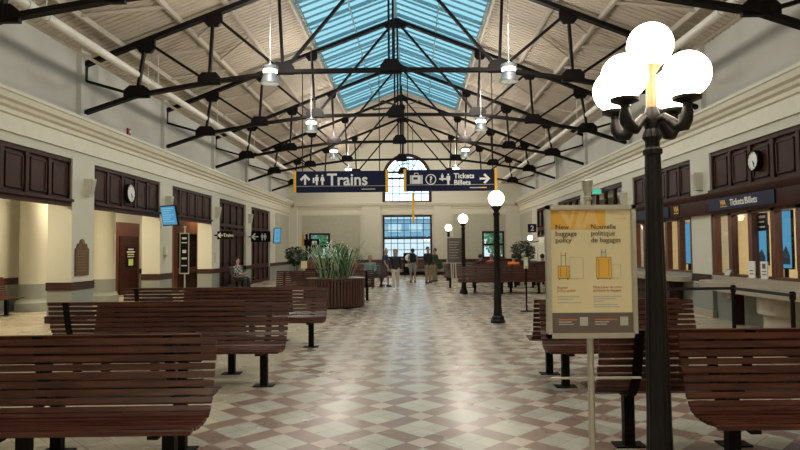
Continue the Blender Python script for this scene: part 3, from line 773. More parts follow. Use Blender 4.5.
# ================================================================== BAGGAGE POSTER STAND
t = thing('poster_stand', 'silver framed New baggage policy poster on a metal pole', 'poster stand', (1.226, 4.20, 0))
part('base', MB().lathe([(.20, 0), (.20, .012), (.05, .02), (.03, .05)], 32), M['silver'], t)
part('pole', MB().lathe([(.023, .03), (.023, 1.93), (.030, 1.935), (.030, 1.955), (.024, 1.96), (.024, 1.985), (.030, 1.99), (.040, 2.07), (.036, 2.072)], 20, (0.0, .05, 0)), M['silver'], t)
part('crossbar', MB().box(-.28, .34, .028, .05, .70, .712), M['silver'], t)
fw, z0, z1 = .308, .985, 1.895
b = MB().box(-fw, -fw+.032, -.03, .03, z0, z1).box(fw-.032, fw, -.03, .03, z0, z1).box(-fw, fw, -.03, .03, z0, z0+.034).box(-fw, fw, -.03, .03, z1-.034, z1)
part('frame', b, M['silver'], t, bevel=.004)
part('back_panel', MB().box(-fw+.02, fw-.02, -.008, .025, z0+.02, z1-.02), M['grey'], t)
ps = part('poster', MB().box(-fw+.03, fw-.03, -.012, -.008, z0+.032, z1-.032), M['cream'], t)
def P2(mb, x0, x1, za, zb, y=-.0135): return mb.box(x0, x1, y, -.011, za, zb)
S = 4.188/610
def px(x): return (x-592.5)*S
def pz(y): return EYE-(y-247.9)*S
part('yellow_header', P2(MB(), px(551), px(607.5), pz(229.3), pz(208.2)), M['orange'], ps)
b = MB()
def stroke(pl): b.prism([(px(x), pz(y)) for x, y in pl], (0, -.0145, 0), (1, 0, 0), (0, 0, 1), (0, .0015, 0))
stroke([(560, 209), (566, 209), (572, 220), (574.5, 209), (578, 209), (573, 227), (570, 227)]); stroke([(582, 209), (588, 209), (582, 229), (576, 229)]); stroke([(592, 209), (596, 209), (602, 229), (598, 229), (596.5, 224), (590, 224), (587, 229), (582, 229)])
part('logo_letters', b, M['orange2'], ps, 'large pale slanted letters across the yellow header')
X_, Z_ = (1, 0, 0), (0, 0, 1)
for s_, x, y in (('New\nbaggage\npolicy', 557, 229), ('Nouvelle\npolitique\nde bagages', 592.5, 229)):
    text('headline', s_, .0475, M['ink'], ps, (px(x), -.0155, pz(y)), X_, Z_, .0008)
b = MB()
for y0_, x0_, x1_ in ((215, 621, 626), (218.5, 617, 628)): P2(b, px(x0_), px(x1_), pz(y0_+.5), pz(y0_-.5))
part('small_logo', b, M['orange2'], ps)
def case(x0, x1, y0, y1, m, outline, hy):
    b = MB(); P2(b, px(x0), px(x1), pz(y1), pz(y0)); c = part('suitcase_picture', b, M[m], ps)
    q = MB(); w = .3
    for a in ((x0, x0+w, y0, y1), (x1-w, x1, y0, y1), (x0, x1, y0, y0+w), (x0, x1, y1-w, y1), (x0+2.5, x0+2.5+w, y0+2, y1-2), (x1-2.5-w, x1-2.5, y0+2, y1-2), (x0+1, x0+2.2, y1, y1+1), (x1-2.2, x1-1, y1, y1+1)): P2(q, px(a[0]), px(a[1]), pz(a[3]), pz(a[2]), -.0145)
    if hy:
        mx = (x0+x1)/2
        for a in ((mx-2.4, mx-2.4+w, hy, y0), (mx+2.4-w, mx+2.4, hy, y0), (mx-2.4, mx+2.4, hy+3, hy+3+w)): P2(q, px(a[0]), px(a[1]), pz(a[3]), pz(a[2]), -.0145)
    part('outline', q, M[outline], c)
case(559, 570.5, 265.5, 278.3, 'orange', 'ink', 252); case(597.3, 612.5, 257, 278.3, 'orange', 'ink', 249)
def ghost(x0, x1, y0, y1):
    q = MB(); w = .3
    for a in ((x0, x0+w, y0, y1), (x1-w, x1, y0, y1), (x0, x1, y0, y0+w), (x0, x1, y1-w, y1)): P2(q, px(a[0]), px(a[1]), pz(a[3]), pz(a[2]), -.0140)
    part('suitcase_outline', q, M['grey'], ps)
ghost(571.2, 584.5, 257, 278.3); ghost(613.2, 622, 264.5, 278.3)
text('subheading', 'Baggage\npolicy update', .0235, M['rust'], ps, (px(558), -.013, pz(288)), X_, Z_, .001)
text('subheading', 'Mise à jour de notre\npolitique de bagages', .0235, M['rust'], ps, (px(594), -.013, pz(288)), X_, Z_, .001)
b = MB()
for y, x0_, x1_ in ((296.3, 558, 580), (298.6, 558, 574), (302.2, 558, 582), (296.3, 594, 622), (298.6, 594, 616), (300.9, 594, 604), (304.2, 594, 618), (306.6, 594, 620)): P2(b, px(x0_), px(x1_), pz(y+.45), pz(y-.45), -.0130)
part('fine_print', b, M['grey'], ps)
bd = part('taupe_band', P2(MB(), px(551.5), px(634), pz(332.3), pz(312.2)), M['taupe'], ps)
b = MB()
for x0_, x1_, y in ((559, 577, 319), (595, 617, 319)): P2(b, px(x0_), px(x1_), pz(y+.6), pz(y-.6), -.0145)
part('band_heading', b, M['rust'], bd)
b = MB()
for x0_, x1_, y in ((559, 572, 321.3), (559, 574, 323.6), (595, 609, 321.3), (595, 607, 323.6)): P2(b, px(x0_), px(x1_), pz(y+.5), pz(y-.5), -.0145)
part('pale_print', b, M['grey'], bd)
for x in (580, 620): part('pale_square', P2(MB(), px(x), px(x+8), pz(325), pz(316.5), -.0145), M['grey'], bd)

# ================================================================== HANGING SIGNS
def arrow(b, cx, cz, s, ang, y=-.064):
    pl = [(-.09, -.5), (.09, -.5), (.09, .12), (.36, -.15), (.48, .02), (0, .5), (-.48, .02), (-.36, -.15), (-.09, .12)]
    c, sn = math.cos(ang), math.sin(ang)
    b.prism([(cx+s*(p[0]*c-p[1]*sn), cz+s*(p[0]*sn+p[1]*c)) for p in pl], (0, y, 0), (1, 0, 0), (0, 0, 1), (0, .004, 0))
def person_icon(b, cx, cz, s, skirt, y=-.064):
    b.lathe([(.09*s, 0), (.09*s, .004)], 12, (cx, y, cz+.42*s), axis='y')
    pl = [(-.13, .3), (.13, .3), (.22, -.1), (.10, -.1), (.08, -.5), (-.08, -.5), (-.10, -.1), (-.22, -.1)] if skirt else [(-.17, .3), (.17, .3), (.17, -.1), (.10, -.1), (.09, -.5), (-.09, -.5), (-.10, -.1), (-.17, -.1)]
    b.prism([(cx+p[0]*s, cz+p[1]*s) for p in pl], (0, y, 0), (1, 0, 0), (0, 0, 1), (0, .004, 0))
def hang_sign(lab, x0, x1, z0, z1, y, ztop, rods):
    t = thing('hanging_sign', lab, 'sign', ((x0+x1)/2, y, (z0+z1)/2), 0, 'navy signs hung over the aisle'); w = (x1-x0)/2; h = (z1-z0)/2
    part('sign_box', MB().box(-w+.05, w-.05, -.06, .06, -h, h), M['navy'], t)
    for s in (-1, 1): part('yellow_end', MB().box(min(s*w, s*(w-.06)), max(s*w, s*(w-.06)), -.07, .07, -h-.005, h+.02), M['ylw'], t)
    part('stripe', MB().box(-w+.06, w-.06, -.063, -.06, -h+.135, -h+.145), M['grey'], t, 'thin pale line')
    for r in rods: part('rod', MB().cyl((r, 0, h), (r, 0, ztop-(z0+z1)/2), .011, n=8), M['black'], t)
    return t, w, h
YS = 14.2; K = YS/610
def sx(x): return (x-412)*K
t, w, h = hang_sign('navy hanging sign reading Trains with up arrow, left over the aisle', sx(294), sx(388.5), 2.95, 3.44, YS, 5.86, (-.9, .9))
b = MB(); arrow(b, sx(305)-sx(340.7), .055, .25, 0); part('arrow_mark', b, M['white'], t)
b = MB(); c0 = sx(319.3)-sx(340.7); person_icon(b, c0-.06, .04, .24, False); person_icon(b, c0+.07, .04, .24, True); b.box(c0-.155, c0-.115, -.064, -.06, -.03, .09); part('restroom_mark', b, M['white'], t)
text('lettering', 'Trains', .39, M['white'], t, (sx(327)-sx(340.7), -.061, -.085), X_, Z_, .002, bold=.008, sx=.96)
part('small_print', MB().box(.48, .80, -.064, -.06, -.195, -.17), M['grey'], t)
xm = (sx(404)+sx(497))/2
t, w, h = hang_sign('navy hanging sign reading Tickets Billets with right arrow', sx(404), sx(497.5), 2.96, 3.45, YS, 5.86, (-.98, 1.0))
b = MB(); c = sx(416.5)-xm; b.box(c-.145, c+.145, -.064, -.06, -.08, .12); b.box(c-.05, c-.035, -.064, -.06, .12, .17); b.box(c+.035, c+.05, -.064, -.06, .12, .17); b.box(c-.05, c+.05, -.064, -.06, .16, .175); part('suitcase_mark', b, M['white'], t)
part('suitcase_detail', MB().box(c-.07, c+.03, -.066, -.063, .02, .07).box(c-.115, c-.105, -.066, -.063, -.08, .12).box(c+.105, c+.115, -.066, -.063, -.08, .12), M['navy'], t)
b = MB(); c = sx(431)-xm
for i in range(24):
    a, d = 2*PI*i/24, 2*PI*(i+1)/24; b.beam((c+.115*math.cos(a), -.062, .02+.115*math.sin(a)), (c+.115*math.cos(d), -.062, .02+.115*math.sin(d)), .022, .004)
part('question_ring', b, M['white'], t)
text('question_mark', '?', .20, M['white'], t, (c, -.061, -.05), X_, Z_, .002, 'CENTER', bold=.006)
b = MB(); c = sx(445)-xm; person_icon(b, c+.08, .02, .26, False); person_icon(b, c-.06, .07, .17, False); b.box(c-.13, c+.03, -.064, -.06, .01, .05); part('ticket_agent_mark', b, M['white'], t)
text('lettering', 'Tickets\nBillets', .165, M['white'], t, (sx(454)-xm, -.061, .045), X_, Z_, .002, bold=.005, sx=.98)
b = MB(); arrow(b, sx(485)-xm, .03, .25, -PI/2); part('arrow_mark', b, M['white'], t)
part('small_print', MB().box(.45, .72, -.064, -.06, -.19, -.165), M['grey'], t); part('yellow_print', MB().box(.72, .84, -.064, -.06, -.19, -.165), M['ylw'], t)
t = thing('edge_on_sign', 'yellow edged hanging sign seen edge on, below the arched window', 'sign', (.05, 21.6, 3.05))
part('sign_board', MB().box(-.03, .03, .02, .9, -.42, .42), M['navy'], t); part('yellow_end', MB().box(-.04, .04, -.04, .02, -.50, .52), M['ylw'], t)
for y in (.1, .8): part('rod', MB().cyl((0, y, .42), (0, y, 3.0), .01, n=6), M['black'], t)
# left arcade signs
def wall_sign(lab, y, x0, x1, z0, z1, kind):
    t = thing('bracket_sign', lab, 'sign', ((x0+x1)/2, y, (z0+z1)/2)); w, h = (x1-x0)/2, (z1-z0)/2
    part('sign_box', MB().box(-w, w, -.05, .05, -h, h), M['black'], t)
    part('bracket', MB().box(-w-.25, -w, -.02, .02, -.03, .03), M['black'], t)
    b = MB(); arrow(b, -w*.6, 0, h*1.35, PI/2, -.056); part('arrow_mark', b, M['white'], t)
    if kind == 'T': text('lettering', 'Trains', h*1.1, M['white'], t, (-w*.2, -.052, -h*.35), X_, Z_, .002, bold=.004, sx=.9)
    else:
        b = MB(); person_icon(b, w*.18, -.01, h*1.3, False, -.056); person_icon(b, w*.48, -.01, h*1.3, True, -.056); part('restroom_mark', b, M['white'], t)
wall_sign('small black arrow sign with white lettering, nearer of two on left arcade', 23.9, -7.62, -7.02, 2.06, 2.38, 'T')
wall_sign('black arrow sign with restroom figures, farther on left arcade', 28.9, -7.62, -6.72, 2.02, 2.52, 'W')
# television screens
def tv(lab, loc, w, h, rz, rx):
    t = thing('wall_television', lab, 'screen', loc); t.rotation_euler = (rx, 0, rz)
    part('casing', MB().box(-w/2, w/2, -.03, .03, -h/2, h/2), M['black'], t, bevel=.006)
    s = part('screen', MB().box(-w/2+.025, w/2-.025, -.034, -.03, -h/2+.03, h/2-.03), M['screen'], t, 'lit blue screen')
    b = MB()
    for i in range(7): z = h/2-.09-i*(h-.16)/7; b.box(-w/2+.06, w/2-.10*(1+i % 3), -.036, -.034, z-.012, z+.008)
    part('text_rows', b, M['screen2'], s)
    part('bracket', MB().box(-.04, .04, .03, .30, -.04, .04), M['black'], t)
tv('blue lit television tilted down from the pier past the left clock', (-7.38, 18.55, 2.70), .66, .62, math.radians(-28), math.radians(12))
tv('small lit television on the far left pier', (-7.35, 33.2, 2.42), .42, .85, math.radians(35), math.radians(8))

# ================================================================== WALL FITTINGS
def uplight(lab, side, y, z=3.12):
    s = 1 if side == 'L' else -1; x = XL if side == 'L' else XR
    t = thing('wall_speaker', lab, 'speaker', (x, y, z), 0, 'cream wedge speakers on the piers')
    pl = [(0, -.20), (.13, -.18), (.20, .22), (0, .22)]
    part('housing', MB().prism(pl, (0, -.10, 0), (s, 0, 0), (0, 0, 1), (0, .20, 0)), M['plastic'], t)
    part('grille', MB().prism([(.135, -.15), (.145, -.15), (.205, .18), (.195, .18)], (0, -.08, 0), (s, 0, 0), (0, 0, 1), (0, .16, 0)), M['silver'], t)
for i, (y, d) in enumerate(((14.45, 'beside the bronze plaque pier'), (19.2, 'above the blue television'), (24.05, 'on the third left pier'), (28.9, 'on the fourth left pier'))):
    uplight('cream wedge speaker on left arcade, '+d, 'L', y)
uplight('cream wedge speaker on right pier between panel groups', 'R', 14.3, 3.12)
uplight('cream wedge speaker on right wall past the baggage window', 'R', 19.3, 3.12)
def clock(lab, side, y, z, r):
    s = 1 if side == 'L' else -1; x = XL-.05 if side == 'L' else XR+.05
    t = thing('wall_clock', lab, 'clock', (x, y, z)); c = (0, 0, 0)
    def L(prof): return MB().lathe([(a, s*h) for a, h in prof], 32, c, 'x')
    part('case', L([(r, 0), (r, .09), (r*.90, .10), (r*.88, .07)]), M['black'], t)
    part('dial', L([(r*.88, .06), (r*.88, .072)]), M['dial'], t)
    b = MB()
    for k in range(12):
        a = 2*PI*k/12; b.beam((s*.075, r*.70*math.sin(a), r*.70*math.cos(a)), (s*.075, r*.82*math.sin(a), r*.82*math.cos(a)), .004, r*.05, (0, math.cos(a), -math.sin(a)))
    part('hour_marks', b, M['black'], t)
    for nm, a, l in (('hour_hand', math.radians(215), .45), ('minute_hand', math.radians(200), .66)):
        sg = s; part(nm, MB().beam((s*.082, 0, 0), (s*.082, sg*r*l*math.sin(a)*-1, r*l*math.cos(a)), .004, r*.07, (0, math.cos(a), math.sin(a))), M['black'], t)
clock('round white wall clock on the second left wood panels', 'L', 16.72, 3.21, .27)
clock('round white wall clock on wood panels above the tickets sign', 'R', 12.05, 3.30, .21)
# plaque
t = thing('bronze_plaque', 'bronze memorial plaque with crested top on first left pier', 'plaque', (XL, 14.28, 1.48))
pl = [(-.29, -.42), (.29, -.42), (.29, .20), (.22, .24), (.19, .32), (.10, .33)] + [(.10*math.cos(a), .33+.10*math.sin(a)) for a in [PI*i/8 for i in range(1, 8)]] + [(-.10, .33), (-.19, .32), (-.22, .24), (-.29, .20)]
part('plate', MB().prism(pl, (0, 0, 0), (0, 1, 0), (0, 0, 1), (.03, 0, 0)), M['bronze'], t)
b = MB()
for i in range(8): b.box(.03, .036, -.22, .22-.03*(i % 3), .14-i*.065, .165-i*.065)
part('raised_text_rows', b, M['brass'], t); part('crest', MB().lathe([(.06, .03), (.04, .05)], 16, (0, 0, .34), 'x'), M['brass'], t)
# fire alarm
t = thing('fire_alarm', 'small red fire alarm high on the left upper wall', 'alarm', (XL-.17, 16.9, 4.95)); part('housing', MB().box(0, .05, -.07, .07, -.09, .09), M['redpaint'], t); part('lens', MB().box(.05, .07, -.02, .05, -.03, .04), M['white'], t)
# wall phone / dispenser on second pier
t = thing('wall_dispenser', 'small pale dispenser on second left pier under television', 'dispenser', (XL, 19.05, 1.62)); part('housing', MB().box(0, .09, -.09, .09, -.12, .14), M['plastic'], t, bevel=.01); part('tray', MB().box(0, .13, -.10, .10, -.16, -.13), M['silver'], t)
t = thing('wall_dispenser', 'tiny grey notice holder on fourth left pier', 'notice holder', (XL, 23.9, 1.35)); part('panel', MB().box(0, .02, -.16, .16, -.25, .25), M['plastic'], t); part('sheet', MB().box(.02, .024, -.13, .13, -.22, .2), M['grey'], t)
# freestanding narrow map board
t = thing('notice_totem', 'tall narrow black notice board on a post before third left archway', 'notice board', (-7.28, 18.75+.8, 0))
part('post', MB().cyl((0, 0, .02), (0, 0, 2.42), .028, n=12).lathe([(.045, 2.36), (.045, 2.42)], 12), M['silver'], t); part('base', MB().lathe([(.2, 0), (.2, .02), (.04, .04)], 24), M['silver'], t)
part('board_frame', MB().box(-.15, .15, -.05, -.03, .88, 2.2), M['silver'], t); part('board_face', MB().box(-.125, .125, -.055, -.05, .92, 2.16), M['black'], t)
b = MB()
for z, h_, w_ in ((2.02, .06, .07), (1.88, .03, .09), (1.60, .10, .06), (1.38, .06, .08), (1.15, .03, .09)): b.box(-w_, w_, -.058, -.055, z-h_/2, z+h_/2)
part('white_print', b, M['white'], t)

# ================================================================== TICKET FRONT (right)
ya, yb = 3.0, 18.72
b = MB(); b.prism([(0, 2.34), (.10, 2.34), (.12, 2.38), (.12, 2.66), (.16, 2.70), (.20, 2.76), (.20, 2.80), (0, 2.82)], (XR, ya, 0), (-1, 0, 0), (0, 0, 1), (0, yb-ya, 0))
trim(b, M['panel'], 'dark wood fascia over ticket windows')
def ticket_bay(n, y0, y1, k, label):
    b = MB(); st = (y1-y0)/k
    for i in range(k+1):
        yc = min(max(y0+i*st, y0+.07), y1-.07); b.box(XR+.02, XR+.16, yc-.07, yc+.07, .97, 2.45)
    b.box(XR+.0, XR+.18, y0, y1, .97, 1.02).box(XR+.02, XR+.16, y0, y1, 2.28, 2.45)
    o = struct('window_%d' % n, b, M['redwood'], label); MB().box(XR+.09, XR+.1, y0, y1, 1.02, 2.3).build('pane', M['glass'], o)
    part('sill_band', MB().box(XR-.02, XR+.10, y0, y1, .80, .97), M['dado'], o)
ticket_bay(6, PIERS[2]+PH, PIERS[3]-PH, 5, 'ticket windows with red brown posts')
ticket_bay(7, PIERS[3]+PH, PIERS[4]-PH, 5, 'baggage windows with red brown posts')
ticket_bay(8, PIERS[1]+PH, PIERS[2]-PH, 5, 'ticket windows nearest the camera')
def fascia_sign(lab, yc, L, body, logo):
    t = thing('fascia_sign', lab, 'sign', (XR-.12, yc, 2.52))
    part('sign_panel', MB().box(-.03, 0, -L/2, L/2, -.13, .13), M['navy'], t)
    text('lettering', body, .19, M['white'], t, (-.032, L/2-(.90 if logo else .15), -.06), (0, -1, 0), Z_, .002, bold=.003, sx=.95)
    if logo:
        text('logo_lettering', 'VIA', .15, M['ylw'], t, (-.032, L/2-.50, -.03), (0, -1, 0), Z_, .002, bold=.004)
        part('logo_underline', MB().box(-.034, -.03, L/2-.80, L/2-.51, -.07, -.055), M['ylw'], t)
fascia_sign('navy Tickets Billets fascia sign over the ticket windows', 12.4, 2.47, 'Tickets/Billets', True)
fascia_sign('navy Bagages fascia sign over the baggage windows', 16.95, 2.3, '            Bagages', False)
t = thing('logo_plate', 'small yellow logo plate on the fascia between the two signs', 'logo', (XR-.12, 15.35, 2.54)); part('plate', MB().box(-.012, 0, -.16, .16, -.11, .11), M['panel'], t)
text('logo_lettering', 'VIA', .17, M['ylw'], t, (-.013, .15, -.04), (0, -1, 0), Z_, .002, bold=.006); part('logo_underline', MB().box(-.015, -.012, -.1, .14, -.10, -.075), M['ylw'], t)
# dark glazed bays further along
for n, i, zl in ((9, 4, 1.5), (10, 5, 1.5), (11, 6, 2.2)):
    y0, y1 = PIERS[i]+PH, PIERS[i+1]-PH; b = MB()
    for k in range(5): yc = y0+(y1-y0)*k/4; b.box(XR+.04, XR+.16, yc-.05, yc+.05, zl if i != 5 else 0, 3.74)
    b.box(XR+.04, XR+.16, y0, y1, 2.55, 2.75).box(XR+.04, XR+.16, y0, y1, 3.6, 3.74).box(XR+.04, XR+.16, y0, y1, zl, zl+.1)
    o = struct('window_%d' % n, b, M['panel'], 'dark glazed screen on right wall'); MB().box(XR+.10, XR+.11, y0, y1, zl, 3.6).build('pane', M['glass'], o)
t = thing('exit_sign', 'small lit green exit sign high on right wall beyond the poster', 'sign', (XR-.14, 21.9, 3.62)); part('housing', MB().box(-.17, .17, -.02, .02, -.10, .10), M['plastic'], t); part('lit_face', MB().box(-.15, .15, -.026, -.02, -.08, .08), M['exit'], t)
# office room
w = MB(); w.box(10.9, 11.2, Y0, Y1, 0, 3.8); w.box(XR+.4, 10.9, 1.5, 1.7, 0, 3.8); w.box(XR+.4, 10.9, 19.0, 19.3, 0, 3.8); w.box(XR+.4, 10.9, 14.2, 14.4, 0, 3.8); struct('wall_office', w, M['office'])
struct('ceiling_office', MB().box(XR+.3, 11.2, Y0, Y1, 3.4, 3.8), M['office'])
# counter: bowed slab with drum below
t = thing('ticket_counter', 'bowed stone ticket counter with round drum below', 'counter', (XR, 11.0, 0)); N = 24
def bow(e, l): return [(0, l)] + [(-(.04+e*math.cos(a)**.6) if math.cos(a) > 1e-6 else -.04, l*math.sin(a)) for a in [PI/2-PI*i/N for i in range(N+1)]] + [(0, -l)]
part('slab', MB().prism(bow(.74, 2.75), (0, 0, .72), (1, 0, 0), (0, 1, 0), (0, 0, .15)), M['counter'], t)
part('upstand', MB().box(-.10, 0, -2.6, 2.6, .87, .97), M['counter'], t)
for yy, rr in ((-.15, .62),):
    hd = lambda r_: [(-r_*math.cos(a), yy+r_*math.sin(a)) for a in [PI/2-PI*i/24 for i in range(25)]]
    part('drum', MB().prism(hd(rr), (0, 0, .40), (1, 0, 0), (0, 1, 0), (0, 0, .32)), M['drum'], t); part('drum_base', MB().prism(hd(rr-.10), (0, 0, 0), (1, 0, 0), (0, 1, 0), (0, 0, .40)), M['drum'], t)
for yy in (-1.6, 1.6): part('end_panel', MB().box(-.22, 0, yy-.035, yy+.035, 0, .72), M['panel'], t)
t = thing('baggage_counter', 'stone ledge under the baggage windows, mostly behind the lamp post', 'counter', (XR, 16.7, 0)); part('slab', MB().prism(bow(.5, 1.8), (0, 0, .76), (1, 0, 0), (0, 1, 0), (0, 0, .12)), M['counter'], t); part('body', MB().box(-.3, 0, -1.2, 1.2, 0, .76), M['panel'], t)
# outlet
t = thing('wall_outlet', 'small outlet plate with yellow sockets beneath left end of ticket counter', 'outlet', (XR+.10, 13.35, .52)); part('plate', MB().box(-.01, 0, -.06, .06, -.04, .04), M['plastic'], t); part('sockets', MB().box(-.014, -.01, -.045, -.01, -.02, .02).box(-.014, -.01, .01, .045, -.02, .02), M['ylw'], t)  # cream plate with plain yellow sockets
# inside office: screens, cards
def panel_screen(lab, y, z, w, h, kind):
    t = thing('office_screen', lab, 'screen', (XR+.5, y, z)); part('casing', MB().box(-.02, .03, -w/2, w/2, -h/2, h/2), M['black'], t); s = part('screen', MB().box(-.026, -.02, -w/2+.02, w/2-.02, -h/2+.02, h/2-.02), M['screen'], t)
    b = MB()
    if kind: b.prism([(-w*.40, -h*.42), (w*.42, -h*.42), (w*.42, -h*.22), (w*.12, h*.02), (-.05*w, -h*.2), (-w*.2, -h*.1), (-w*.4, -h*.28)], (-.028, 0, 0), (0, 1, 0), (0, 0, 1), (.002, 0, 0)); part('house_picture', b, M['house'], s, 'dark gabled house outline on the screen')
    part('support', MB().box(.03, .06, -.05, .05, -z+0.0, 0), M['black'], t)
panel_screen('blue lit screen with house picture in third ticket window', 12.83, 1.63, .62, .84, 1)
panel_screen('tall blue lit screen with house picture in fourth ticket window', 12.0, 1.73, .60, 1.15, 1)
panel_screen('blue lit screen behind the window at the right frame edge', 11.25, 1.70, .64, 1.1, 1)
panel_screen('narrow blue lit screen behind the first baggage window', 16.2, 1.7, .5, 1.1, 0)
t = thing('window_banner', 'navy printed banner at the top of third ticket window', 'banner', (XR+.19, 12.29, 2.09)); part('banner_sheet', MB().box(-.005, .005, -.31, .31, -.18, .18), M['navy'], t)
b = MB()
for z, a, h_ in ((.10, .24, .05), (.0, .20, .03), (-.10, .22, .03)): b.box(-.008, -.005, -a, a*.8, z-h_/2, z+h_/2)
part('printed_rows', b, M['white'], t)
t = thing('framed_picture', 'small framed picture on the office wall behind second ticket window', 'picture', (10.88, 19.0-5.4, 1.9)); part('frame', MB().box(-.03, 0, -.4, .4, -.3, .3), M['panel'], t); part('print', MB().box(-.035, -.03, -.34, .34, -.24, .24), M['orange2'], t)
for y, lab, m in ((12.15, 'white card holder standing on ticket counter, left of two', 'white'), (11.72, 'white card with dark square on ticket counter, right of two', 'white')):
    t = thing('card_holder', lab, 'card holder', (XR-.05, y, .97)); part('card', MB().box(-.01, .01, -.11, .11, 0, .34), M[m], t); part('foot', MB().box(-.045, .05, -.11, .11, 0, .012), M['plastic'], t)
    b = MB()
    for z in (.08, .14): b.box(-.013, -.01, -.07, .07, z, z+.02)
    if y < 12: b.box(-.013, -.01, -.05, .06, .2, .3)
    part('print', b, M['taupe'], t)
t = thing('card_terminal', 'small dark card terminal on ticket counter beside first post', 'terminal', (XR-.05, 13.05, .97)); part('body', MB().prism([(-.05, 0), (.05, 0), (.05, .14), (.02, .15)], (0, -.13, 0), (1, 0, 0), (0, 0, 1), (0, .26, 0)), M['taupe'], t); part('keys', MB().prism([(-.045, .02), (-.05, .02), (.005, .13), (.01, .13)], (0, -.1, 0), (1, 0, 0), (0, 0, 1), (0, .2, 0)), M['grey'], t)

# queue posts
def stanchion(lab, x, y, group='black belt queue posts by the counter'):
    t = thing('queue_post', lab, 'queue post', (x, y, 0), 0, group)
    part('base', MB().lathe([(.16, 0), (.16, .015), (.05, .04), (.035, .06)], 24), M['black'], t)
    part('pole', MB().cyl((0, 0, .04), (0, 0, .84), .032, n=16), M['black'], t); part('belt_head', MB().lathe([(.045, .82), (.045, .92), (.03, .94)], 16), M['black'], t)
QP = [(5.55, 10.6), (5.55, 8.95), (3.78, 10.5)]
stanchion('black queue post standing before left end of ticket counter', *QP[0]); stanchion('black queue post nearest the right frame edge', *QP[1]); stanchion('black queue post hidden behind the baggage poster', *QP[2])
def belt(lab, a, c): b = MB().beam((a[0], a[1], .88), (c[0], c[1], .88), .004, .05, (0, 0, 1)); tag(b.build('queue_belt', M['c_black']), lab, 'belt', 'black queue belts')
def sh(a, c, d=.045):
    v = Vector((c[0]-a[0], c[1]-a[1])).normalized()*d; return (a[0]+v.x, a[1]+v.y), (c[0]-v.x, c[1]-v.y)
belt('black belt stretched leftwards from the post before the counter', *sh(QP[2], QP[0])); belt('black belt stretched towards the right frame edge', *sh(QP[0], QP[1]))
t = thing('label_post', 'slim black post with lime label in front of far right bench', 'queue post', (2.90, 15.6, 0)); part('base', MB().lathe([(.17, 0), (.17, .012), (.04, .03)], 24), M['black'], t); part('pole', MB().cyl((0, 0, .02), (0, 0, 1.1), .022, n=12), M['black'], t)
part('label_card', MB().box(-.055, .055, -.012, .012, 1.08, 1.38), M['lime2'], t); part('label_print', MB().box(-.035, .035, -.016, -.012, 1.16, 1.30), M['white'], t)
# notice board on easel
t = thing('easel_board', 'dark notice board on pale easel legs between the far lamps', 'notice board', (1.62, 23.3, 0))
part('frame', MB().box(-.31, .31, -.02, .02, 1.06, 2.06), M['silver'], t); part('board', MB().box(-.28, .28, -.026, -.02, 1.09, 2.03), M['taupe'], t)
b = MB()
for i in range(7): b.box(-.22, .18-.05*(i % 3), -.03, -.026, 1.86-i*.10, 1.88-i*.10)
part('printed_rows', b, M['grey'], t)
for x in (-.14, .02): part('leg', MB().beam((x, 0, 1.1), (x+.04, -.05, .02), .04, .04), M['plastic'], t)
part('leg', MB().beam((-.05, .03, 1.1), (-.05, .35, .02), .03, .03), M['plastic'], t)
# number 2 sign and small wall lamp
t = thing('number_sign', 'navy sign with white number 2 on the far right', 'sign', (6.28, 31.9, 2.66)); part('sign_box', MB().box(-.22, .22, -.04, .04, -.22, .22), M['navy'], t); text('number', '2', .38, M['white'], t, (0, -.042, -.13), X_, Z_, .002, 'CENTER', bold=.01); part('bracket', MB().box(.22, .50, -.02, .02, .05, .09), M['black'], t)
t = thing('wall_lamp', 'small glowing globe wall lamp under the number 2 sign', 'wall lamp', (6.30, 32.6, 2.05)); part('globe', MB().sphere((0, 0, .12), .13, 20, 12), M['globe'], t); part('arm', MB().tube([(.48, 0, -.05), (.2, 0, -.12), (0, 0, -.08), (0, 0, 0)], .022, 8), M['iron'], t)
# information screen at far left
t = thing('information_stand', 'dark information screen on post with yellow edge by left sash window', 'information stand', (-5.15, 29.8, 0)); part('post', MB().box(-.05, .05, -.04, .04, .02, 2.4), M['black'], t); part('base', MB().box(-.2, .2, -.2, .2, 0, .02), M['black'], t)
part('screen_box', MB().box(-.1, .62, -.14, -.04, 1.82, 2.15), M['black'], t); part('lit_patch', MB().box(.28, .52, -.146, -.14, 1.88, 2.06), M['white'], t); part('yellow_side', MB().box(-.22, -.12, -.06, .0, 1.8, 2.38), M['ylw'], t)
t = thing('label_post', 'thin post with small white notice left of the planter', 'notice post', (-3.90, 22.0, 0)); part('pole', MB().cyl((0, 0, .02), (0, 0, 1.0), .018, n=10), M['silver'], t); part('base', MB().lathe([(.15, 0), (.15, .012), (.03, .03)], 20), M['silver'], t); part('notice', MB().box(-.11, .11, -.012, .012, .95, 1.22), M['cream'], t)
t = thing('display_stand', 'black display stand with white round picture before the large window', 'display stand', (-.20, 33.0, 0)); part('board', MB().box(-.28, .28, -.03, .03, .35, 1.42), M['black'], t); part('picture', MB().lathe([(.19, -.035), (.19, -.03)], 24, (0, 0, 1.16), 'y'), M['white'], t); part('lower_picture', MB().box(-.2, .2, -.036, -.03, .68, .84), M['grey'], t)
for x in (-.2, .2): part('leg', MB().box(x-.02, x+.02, -.12, .12, 0, .36), M['black'], t)
t = thing('storage_bin', 'blue plastic bin by the far wall left of the walkers', 'bin', (-1.95, 35.0, 0)); part('bin_body', MB().lathe([(.26, 0), (.32, .62), (.30, .62)], 20), M['bluecloth'], t); part('lid', MB().lathe([(.34, .62), (.34, .67), (.2, .73)], 20), M['bluecloth'], t)
